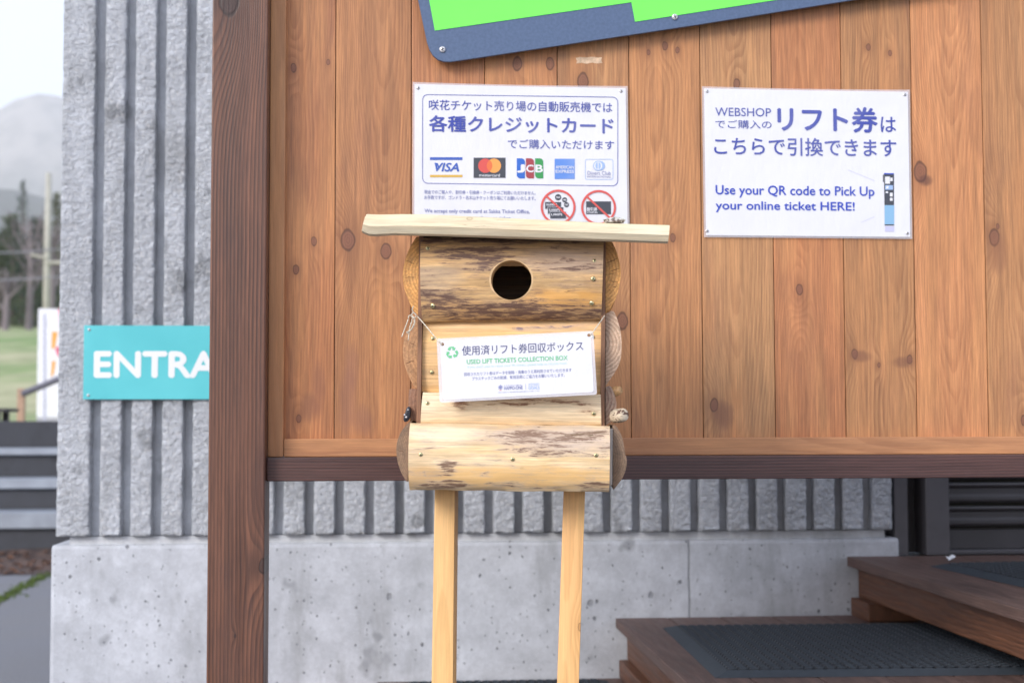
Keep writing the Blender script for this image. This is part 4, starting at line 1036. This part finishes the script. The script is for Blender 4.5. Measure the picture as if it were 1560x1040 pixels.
# =================================================================== HANGING SIGN
YH = -.052
hc = lp(BX, 787, 558, YH); hw = mat_of(BX) @ hc
HS = empty('hanging_sign', hw, (0, -R(2.15), -R(6.9)), label='laminated used lift ticket notice hung by string from the log box', cat='sign')
def H(x, y): return (640+x/5.379, 490+y/5.379)
def hl(x, y, yy=0): p = lp(HS, *H(x, y), yy); return (p.x, p.z)
def quadr(tl, tr, br, bl, r, n=5):
    P = [Vector(hl(*q)) for q in (tl, tr, br, bl)]; out = []
    for i in range(4):
        p, a, b = P[i], P[i-1], P[(i+1) % 4]
        da = (a-p).normalized()*r; db = (b-p).normalized()*r
        for k in range(n+1):
            t = k/n; out.append(tuple((p+da)*(1-t)**2+p*2*t*(1-t)+(p+db)*t*t))
    return out
o = prism('laminate', M['film'], HS, quadr((135, 138), (1420, 74), (1450, 596), (160, 662), .0045), .0004, .0009)
o = prism('paper', M['paper'], HS, quadr((163, 156), (1398, 92), (1424, 576), (186, 642), .005), 0, .00025)
def th(s, x0, x1, yc, h, inkn, **k):
    x, y = H((x0+x1)/2, yc); return txt(HS, s, x, y, (x1-x0)/5.379, h/5.379, inkn, y=-.0004, **k)
th('使用済リフト券回収ボックス', 342, 1336, 217, 78, 'indigo', bold=.008)
th('USED LIFT TICKETS COLLECTION BOX', 382, 1208, 311, 36, 'green', bold=.03)
th("If you don't plan to reuse your lift tickets, please help us recycle them.", 388, 1206, 356, 26, 'pale')
th('回収されたリフト券はデータを削除・消毒のうえ再利用させていただきます', 360, 1240, 412, 29, 'slate', bold=.01)
th('プラスチックごみの削減、有効活用にご協力をお願いいたします。', 424, 1185, 451, 29, 'slate', bold=.01)
th('HAPPO-ONE', 688, 840, 541, 27, 'slate', bold=.04); th('HAKUBA', 690, 836, 520, 8, 'slate')
th('GOALS', 888, 978, 541, 22, 'lblue', bold=.02); th('SUSTAINABLE', 888, 976, 507, 9, 'lblue'); th('DEVELOPMENT', 888, 976, 521, 9, 'lblue')
th('白馬八方尾根スキー場は持続可能な開発目標(SDGs)を支援しています', 640, 980, 573, 10, 'slate')
shape(HS, [H(*p) for p in ((864, 508), (866, 508), (867, 556), (865, 556))], 'slate', -.0004)
def snow(cx, cy, r):
    for k in range(4):
        a = R(45*k+4); dx, dy = math.cos(a)*r, math.sin(a)*r; nx_, ny_ = -math.sin(a)*r*.16, math.cos(a)*r*.16
        shape(HS, [H(cx-dx+nx_, cy-dy+ny_), H(cx+dx+nx_, cy+dy+ny_), H(cx+dx-nx_, cy+dy-ny_), H(cx-dx-nx_, cy-dy-ny_)], 'slate', -.0004-.00003*k, name='snowflake_mark')
snow(658, 536, 20); shape(HS, [H(650, 560), H(668, 559), H(668, 563), H(650, 564)], 'no', -.0004)
def recyc(cx, cy, s):      # three folded arrows chasing each other
    for k in range(3):
        a = R(120*k-3)
        def T(x, y): return H(cx+(x*math.cos(a)-y*math.sin(a))*s, cy+(x*math.sin(a)+y*math.cos(a))*s)
        shape(HS, [T(-.42, -.98), T(.30, -.98), T(.46, -.72), T(.62, -.80), T(.42, -.34), T(-.02, -.44), T(.14, -.53), T(-.03, -.80)], 'green', -.0004, 'recycling_arrow')
        shape(HS, [T(-.46, -.92), T(-.08, -.78), T(-.36, -.30), T(-.72, -.52)], 'green', -.00043, 'recycling_arrow')
recyc(262, 252, 50)
MHO = plain('punched_hole', (.30, .16, .08), .8)
for x, y in ((183, 184), (1383, 110)):
    q = lp(HS, *H(x, y), -.0003); me = tube_mesh('punched_hole', [(0, 0, 0), (0, .0002, 0)], [.0026, .0026], 16); link('punched_hole', me, MHO, HS, q)
# strings (sign's own frame)
def sp3(px, py, y): q = lp(HS, px, py, y); return (q.x, y, q.z)
def string(pts, r=.00085, nm='string'):
    P = smooth_poly3(pts, 6); link(nm, tube_mesh(nm, P, r, 6), M['string'], HS, smooth=180)
def smooth_poly3(P, n):
    out = []; m = len(P)
    for i in range(m-1):
        p0, p1, p2, p3 = [Vector(P[j]) for j in (max(i-1, 0), i, i+1, min(i+2, m-1))]
        for k in range(n):
            t = k/n; out.append(.5*((2*p1)+(-p0+p2)*t+(2*p0-5*p1+4*p2-p3)*t*t+(-p0+3*p1-3*p2+p3)*t**3))
    out.append(Vector(P[-1])); return out
string([sp3(629, 476, .045), sp3(633, 479, .036), sp3(645, 492, .020), sp3(660, 510, .004), sp3(668, 519.5, -.002), sp3(674, 525, -.001)])
string([sp3(899, 510, -.001), sp3(903, 506, -.002), sp3(911, 495, .008), sp3(918.5, 484.5, .028), sp3(921, 481, .046)])
# knot and loose ends
for q in ([(629, 477), (626, 481), (631, 484), (634, 480), (630, 476.5), (627, 479)], [(628, 480), (631, 487), (630, 495), (625, 503), (619, 506)], [(627, 480), (623, 481), (622, 486), (618, 497), (612, 513)],
          [(629, 481), (627, 490), (624, 500), (622, 518)], [(630, 482), (632, 489), (629, 499), (620, 508)], [(630, 476), (628, 471), (630, 466)]):
    string([sp3(px, py, .034-.002*i) for i, (px, py) in enumerate(q)], .0008, 'string_end')
# little weathered chip on the roof
cp = lp(BX, 936, 339.5, -.050); wp = mat_of(BX) @ cp
def chip():
    bm = bmesh.new(); bmesh.ops.create_icosphere(bm, subdivisions=3, radius=1)
    for v in bm.verts:
        n = mn.fractal(v.co*1.6+Vector((4, 1, 2)), .8, 2, 4)
        v.co = Vector((v.co.x*.0165, v.co.y*.013, max(v.co.z, -.45)*.0068))*(1+.32*n)
    g = G('weathered_chip'); v, x, y, z = g.xyz(); n = g.noi(v, 160, 4, .6)
    return bm_mesh('bark_chip', bm), g.out(g.mix(g.ss(n, .42, .58), (.16, .12, .10), (.60, .57, .52)), .8, g.bump(n, .6, .002))
me, m = chip()
tag(link('bark_chip', me, m, None, wp+Vector((0, 0, .0022)), 60), label='small grey weathered chip lying on the right end of the roof board', cat='wood chip')

# =================================================================== BACKGROUND LEFT
def FL(px, py, d): return Vector((0, -DW, EYE)) + ray(px, py)*d
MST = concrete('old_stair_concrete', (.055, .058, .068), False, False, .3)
MNO = plain('steel_nosing', (.30, .33, .38), .45, .6, sc=5)
y0 = 8.1
st = empty('outdoor_stairs', (-3.6, y0, 0), label='dark concrete outdoor stairs with three pale metal nosings beyond the building corner', cat='stairs')
def sb(name, mat, a, b, bev=.004): return board(name, mat, st, Vector(a)-st.location, Vector(b)-st.location, bev)
def zat(py, Y): return at(45, py, Y).z
lv = [(zat(780, y0), y0), (zat(729, y0+.4), y0+.4), (zat(683, y0+.8), y0+.8), (zat(641, y0+1.2), y0+1.2)]
prevz = -.02
for i, (z, yy) in enumerate(lv):
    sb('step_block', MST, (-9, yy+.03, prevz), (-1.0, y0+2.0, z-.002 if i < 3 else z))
    if i < 3:
        sb('metal_nosing', MNO, (-9, yy-.01, z-(.12 if i == 0 else .075 if i == 1 else .05)), (-1.0, yy+.03-.001, z+.002))
        sb('metal_nosing', MNO, (-9, yy-.01+.04, z-.001), (-1.0, yy+.38, z+.003), 0)
    prevz = z-.001
# dirt and dead leaves at the stair foot
def soil():
    g = G('dark_soil'); v, x, y, z = g.xyz('World'); n = g.noi(v, 14, 5, .7); return g.out(g.mix(g.ss(n, .4, .65), (.035, .025, .025), (.11, .07, .055)), .95, g.bump(n, .8, .02))
dv, df = [], []; nx_, ny_ = 60, 8
for j in range(ny_+1):
    for i in range(nx_+1):
        x = -9+8*i/nx_; t = j/ny_; y = 7.3+(.8)*t+.12*mn.noise(Vector((x*2, 1, 0)))*(1-t); dv.append((x, y, .006+.09*t**1.5+.03*t*mn.noise(Vector((x*6, y*6, 0)))))
for j in range(ny_):
    for i in range(nx_): a = j*(nx_+1)+i; df.append((a, a+1, a+nx_+2, a+nx_+1))
tag(link('soil_strip', mesh_of('soil_strip', dv, df), soil(), smooth=180), kind='structure', label='strip of dark soil at the foot of the stairs')
lvv, lf = [], []
for k in range(900):
    x = rnd.uniform(-8, -1); y = rnd.uniform(7.25, 8.1); s_ = rnd.uniform(.015, .035); a = rnd.uniform(0, 6.3); b = len(lvv); zz = .012+.09*max(0, (y-7.3)/.8)**1.5
    for dx, dy, dz in ((-1, 0, 0), (0, -.5, .4), (1, 0, .1), (0, .5, .5)): lvv.append((x+(dx*math.cos(a)-dy*math.sin(a))*s_, y+(dx*math.sin(a)+dy*math.cos(a))*s_, zz+dz*s_))
    lf.append((b, b+1, b+2, b+3))
tag(link('dead_leaves', mesh_of('dead_leaves', lvv, lf), plain('dead_leaf', (.16, .075, .04), .9, sc=9, var=.5)), kind='stuff', label='scattered dead leaves on the soil at the stair foot')
# mossy crack in the asphalt
A = atz(-60, 945, 0); B_ = atz(84, 868, 0); gvv, gf_ = [], []
for k in range(2200):
    t = rnd.uniform(-.6, 1.3); p = A.lerp(B_, t); wd = .028+.03*mn.noise(Vector((t*9, 0, 0)))
    p = p+Vector((rnd.gauss(0, wd), rnd.gauss(0, wd)*1.2, 0)); a = rnd.uniform(0, 6.3); s_ = rnd.uniform(.006, .014); h_ = rnd.uniform(.006, .02); b = len(gvv)
    gvv += [(p.x-s_*math.cos(a), p.y-s_*math.sin(a), 0), (p.x+s_*math.cos(a), p.y+s_*math.sin(a), 0), (p.x+rnd.uniform(-.01, .01), p.y+rnd.uniform(-.01, .01), h_)]; gf_.append((b, b+1, b+2))
tag(link('moss', mesh_of('moss', gvv, gf_), plain('moss_green', (.085, .125, .03), .95, sc=20, var=.4)), kind='stuff', label='line of green moss growing in the asphalt crack')
# white banner board with orange and pink print
bd_ = 15.0; q0 = FL(58.5, 470, bd_); q1 = FL(58.5, 650, bd_)
bn = empty('banner', (q0.x, q0.y, hill_h(q0.x, q0.y)), label='white banner with orange and pink marks beyond the building corner', cat='banner')
zt3 = q0.z-bn.location.z
prism('cloth', plain('banner_white', (.74, .74, .80), .6), bn, [(0, .05), (.62, .05), (.62, zt3), (0, zt3)], 0, .02)
prism('banner_pole', plain('banner_pole_grey', (.4, .4, .45), .5), bn, [(-.0, -.05), (.62, -.05), (.62, .048), (-.0, .048)], 0, .03)
MO = plain('banner_orange', (.80, .36, .08), .6); MPk = plain('banner_pink', (.62, .09, .18), .6); MGy = plain('banner_grey', (.42, .43, .55), .6)
def bl_(px, py): p = lp(bn, px, py, -.002); return (p.x, p.z)
for nm, m, pts in (('orange_mark', MO, [(79, 505), (88, 505), (84, 530), (78, 532)]), ('orange_mark', MO, [(79, 550), (85, 549), (82, 570), (77, 574)]), ('orange_mark', MO, [(95, 505), (104, 505), (100, 530), (94, 532)]),
                   ('pink_mark', MPk, [(84, 531), (96, 522), (99, 540), (88, 543)]), ('pink_mark', MPk, [(89, 470), (99, 470), (99, 500), (91, 500)]), ('grey_stripe', MGy, [(66, 478), (70, 478), (70, 650), (66, 650)])):
    prism(nm, m, bn, [bl_(*p) for p in pts], -.003, -.0005)
# sloping handrail with its wooden post
hd = 13.0; r0 = FL(34, 600, hd); r1 = FL(130, 560, hd)
hr_ = empty('handrail', (r0.x, r0.y, 1.0), label='grey sloping handrail on a short wooden post at the top of the stairs', cat='handrail')
link('rail', tube_mesh('rail', [r0-hr_.location, (r0+r1)/2-hr_.location, r1-hr_.location], .030, 10), plain('rail_grey', (.13, .13, .17), .5), hr_, smooth=180)
pw = plain('rail_post_wood', (.42, .28, .20), .8)
board('rail_post', pw, hr_, Vector((FL(25, 600, hd).x, r0.y+.03, 0.0))-Vector((hr_.location.x, hr_.location.y, 0)), Vector((FL(35, 600, hd).x, r0.y+.10, r0.z-1.0+.05))-Vector((hr_.location.x, hr_.location.y, 0)))
p_ = r1-hr_.location; board('rail_post', pw, hr_, (p_.x-.03, .03, 0), (p_.x+.03, .1, p_.z-.02))
# low table at the far left
tb_ = FL(-8, 624, 12.4)
tbl = empty('picnic_table', (tb_.x, tb_.y, 1.0), label='dark low table at the left edge on top of the stairs', cat='table')
zz = tb_.z-1.0; mt = plain('table_dark', (.05, .045, .05), .7)
board('tabletop', mt, tbl, (-.16, -.2, zz-.018), (.15, .2, zz+.012))
for sx in (-.13, .03):
    for sy_ in (-.16, .12): board('leg', mt, tbl, (sx, sy_, 0.0), (sx+.05, sy_+.05, zz-.019))
# pale utility pole
pd = 42.0; pb = FL(71, 470, pd); ptp = FL(73, 262, pd); zg = hill_h(pb.x, pb.y)
up_ = empty('utility_pole', (pb.x, pb.y, zg), label='pale slender utility pole with a short cross arm in front of the trees', cat='utility pole')
mpo = plain('pale_pole', (.40, .39, .34), .8, sc=2)
link('pole', tube_mesh('pole', [(0, 0, -.2), (0, 0, (ptp.z-zg)*.5), (0, 0, ptp.z-zg)], [.115, .10, .08], 12), mpo, up_, smooth=180)
za = FL(71, 400, pd).z-zg; link('cross_arm', tube_mesh('cross_arm', [(0, -.1, za), (.5, -.12, za)], .05, 8), mpo, up_)
zs = FL(71, 388, pd).z-zg; link('cross_arm', tube_mesh('cross_arm', [(-.45, -.1, zs), (0, -.12, zs-.1)], .035, 8), mpo, up_)
# overhead wires: each sags between far-off points
for i, (ya, yb2, sag) in enumerate(((378, 352, 3), (402, 380, 5))):
    a = FL(-250, ya, pd); b = FL(330, yb2-10, pd); P = []
    for k in range(13): t = k/12; P.append(a.lerp(b, t)-Vector((0, 0, sag*.05*4*t*(1-t)*3)))
    tag(link('overhead_wire', tube_mesh('overhead_wire', [p-a for p in P], .018, 5), plain('wire_grey', (.25, .25, .3), .5), None, a), label=('upper overhead wire crossing in front of the trees', 'lower overhead wire crossing in front of the trees')[i], cat='wire', group='overhead wires')
# trees
def leafmat(n, c): return plain(n, c, .8, sc=.9, var=.45)
MLF = [leafmat('conifer_green', (.030, .055, .030)), leafmat('mixed_green', (.065, .085, .035)), leafmat('olive_green', (.09, .10, .045))]
MTR = plain('tree_bark', (.09, .07, .06), .9, sc=4); MTW = plain('bare_twigs', (.19, .16, .17), .9, sc=1)
def conifer(p, h, r, m, seed, n=2600):
    rr = random.Random(seed); t = empty('conifer_tree', p)
    link('trunk', tube_mesh('trunk', [(0, 0, -.3), (0, 0, h*.5), (.05, 0, h*.97)], [r*.07, r*.05, .02], 8), MTR, t)
    vs, fs = [], []
    whorls = int(h*2.2)
    br = [(rr.uniform(0, 6.28), (i+rr.random())/ (whorls*5)) for i in range(whorls*5)]
    for a, u in br:
        z = h*(.08+.9*u); L_ = r*(1-u)**.85*rr.uniform(.6, 1.15)+.1
        for k in range(max(3, n//len(br))):
            s = rr.random()**.7; q = Vector((math.cos(a)*L_*s, math.sin(a)*L_*s, z-L_*s*.28))+Vector((rr.gauss(0, .10*r*.4), rr.gauss(0, .10*r*.4), rr.gauss(0, .10)))
            sz_ = rr.uniform(.12, .30)*max(.4, r/2.6); d1 = Vector((rr.uniform(-1, 1), rr.uniform(-1, 1), rr.uniform(-.6, .3))).normalized()*sz_; d2 = Vector((rr.uniform(-1, 1), rr.uniform(-1, 1), rr.uniform(-1, .2))).normalized()*sz_*.6
            b = len(vs); vs += [q, q+d1, q+d2]; fs.append((b, b+1, b+2))
    link('crown', mesh_of('crown', vs, fs), m, t); return t
def bare_tree(p, h, seed):
    rr = random.Random(seed); t = empty('bare_tree', p); vs, fs = [], []
    trunk = [(0, 0, -.3)]
    def limb(a, d, ln, r, depth):
        nonlocal vs, fs
        pts = [a]; c = a.copy(); dd = d.copy()
        for k in range(4): dd = (dd+Vector((rr.uniform(-.2, .2), rr.uniform(-.2, .2), rr.uniform(-.03, .15)))).normalized(); c = c+dd*ln/4; pts.append(c)
        me = [Vector(q) for q in pts]; b = len(vs); n = 4
        for i, q in enumerate(me):
            u = dd.orthogonal().normalized(); v = dd.cross(u); ra = r*(1-.6*i/4)
            for k in range(n): vs.append(q+(u*math.cos(k*math.pi/2)+v*math.sin(k*math.pi/2))*ra)
        for i in range(4):
            for k in range(n): fs.append((b+i*n+k, b+i*n+(k+1) % n, b+(i+1)*n+(k+1) % n, b+(i+1)*n+k))
        if depth:
            for k in range(4 if depth > 1 else 6):
                q = me[rr.choice((1, 2, 3, 4))]; nd = (dd+Vector((rr.uniform(-1, 1), rr.uniform(-1, 1), rr.uniform(-.2, .8)))).normalized()
                limb(q, nd, ln*rr.uniform(.45, .7), r*.5, depth-1)
    for k in range(9):
        z = h*rr.uniform(.2, .8); limb(Vector((0, 0, z)), Vector((rr.uniform(-1, 1), rr.uniform(-1, 1), rr.uniform(.3, 1.2))).normalized(), h*.32*(1.1-z/h*.5), .09, 2)
    link('trunk', tube_mesh('trunk', [(0, 0, -.3), (.1, 0, h*.5), (0, .1, h*.9)], [.26, .17, .05], 8), MTW, t)
    link('branches', mesh_of('branches', vs, fs), MTW, t); return t
TR = [(18, 330, 120, 9.5, 3.6, 0), (-22, 300, 126, 12.5, 3.9, 0), (32, 268, 132, 13.2, 2.6, 0), (0, 372, 108, 6.5, 4.0, 1), (52, 400, 112, 5.5, 3.3, 1), (84, 288, 140, 13, 4.2, 2), (70, 410, 104, 4.4, 2.6, 0), (112, 330, 118, 10, 4, 1), (-70, 320, 118, 10, 4.2, 1), (-120, 280, 124, 12, 4, 0)]
LB = ['dark conifer left of the pale pole, second tallest', 'dark conifer at the far left edge of the frame', 'slender dark conifer with the highest tip at the meadow edge', 'round mid-green shrubby tree at the left foot of the wood', 'low mid-green tree beside the pale pole', 'olive-green tree just showing at the building corner', 'small dark conifer behind the pale pole foot', 'mid-green conifer hidden behind the building corner', 'broad mid-green conifer outside the left of the frame', 'tall dark conifer farthest left in the wood']
for i, (px, top, d, h, r, mi) in enumerate(TR):
    p = FL(px, 480, d); z = hill_h(p.x, min(p.y, 125)); hh = FL(px, top, d).z-z
    t = conifer((p.x, p.y, z), hh, r*.8, MLF[mi], 50+i); tag(t, LB[i], 'tree', 'trees at the edge of the meadow')
for i, (px, top, d) in enumerate(((44, 320, 98), (78, 330, 102), (8, 400, 96))):
    p = FL(px, 480, d); z = hill_h(p.x, p.y); hh = FL(px, top, d).z-z
    tag(bare_tree((p.x, p.y, z), hh, 80+i), ('leafless greyish tree left of the pale pole', 'leafless greyish tree right of the pale pole', 'leafless low tree at the left edge of the meadow wood')[i], 'tree', 'bare trees at the edge of the meadow')

# darker back rows of the wood: copies of three conifers, each placed on its own
protos = []
for q in range(3): protos.append(conifer((0, 0, 0), (9, 11, 8)[q], (2.3, 2.6, 2.6)[q], MLF[(0, 0, 1)[q]], 150+q, 3200))
k = 0
for row, (d0_, top0) in enumerate(((150, 330), (165, 318), (182, 345))):
    for j in range(9):
        px = -150+j*31+row*11+rnd.uniform(-6, 6); d = d0_+rnd.uniform(-5, 5); pr = protos[k % 3]
        p = FL(px, 480, d); z = hill_h(p.x, 125); sc = (FL(px, top0+rnd.uniform(-22, 45), d).z-z)/(9, 11, 8)[k % 3]
        if k < 3: o = pr
        else:
            o = pr.copy(); COL.objects.link(o)
            for ch in pr.children: c_ = ch.copy(); COL.objects.link(c_); c_.parent = o
        o.location = (p.x, p.y, z); o.scale = (sc*1.5, sc*1.5, sc); o.rotation_euler = (0, 0, rnd.uniform(0, 6))
        tag(o, 'dark conifer in the dense wood behind the pale pole, above the meadow', 'tree', 'conifers in the dense wood')
        k += 1
# ------------------------------------------------------------------ air
hz = mesh_of('haze', *(lambda w, x, y0, y1, z0, z1: ([(w, y0, z0), (x, y0, z0), (x, y1, z0), (w, y1, z0), (w, y0, z1), (x, y0, z1), (x, y1, z1), (w, y1, z1)], [(0, 3, 2, 1), (4, 5, 6, 7), (0, 1, 5, 4), (1, 2, 6, 5), (2, 3, 7, 6), (3, 0, 4, 7)]))(-2400, 900, -100, 3700, -30, 960))
hm = bpy.data.materials.new('haze_air'); hm.use_nodes = True; ht = hm.node_tree; ht.nodes.clear()
pv = ht.nodes.new('ShaderNodeVolumePrincipled'); pv.inputs['Color'].default_value = (.93, .955, 1, 1); pv.inputs['Density'].default_value = .00023; pv.inputs['Anisotropy'].default_value = .2
mo_ = ht.nodes.new('ShaderNodeOutputMaterial'); ht.links.new(pv.outputs[0], mo_.inputs['Volume'])
tag(link('haze', hz, hm), kind='stuff', label='pale blue haze over the far hills')
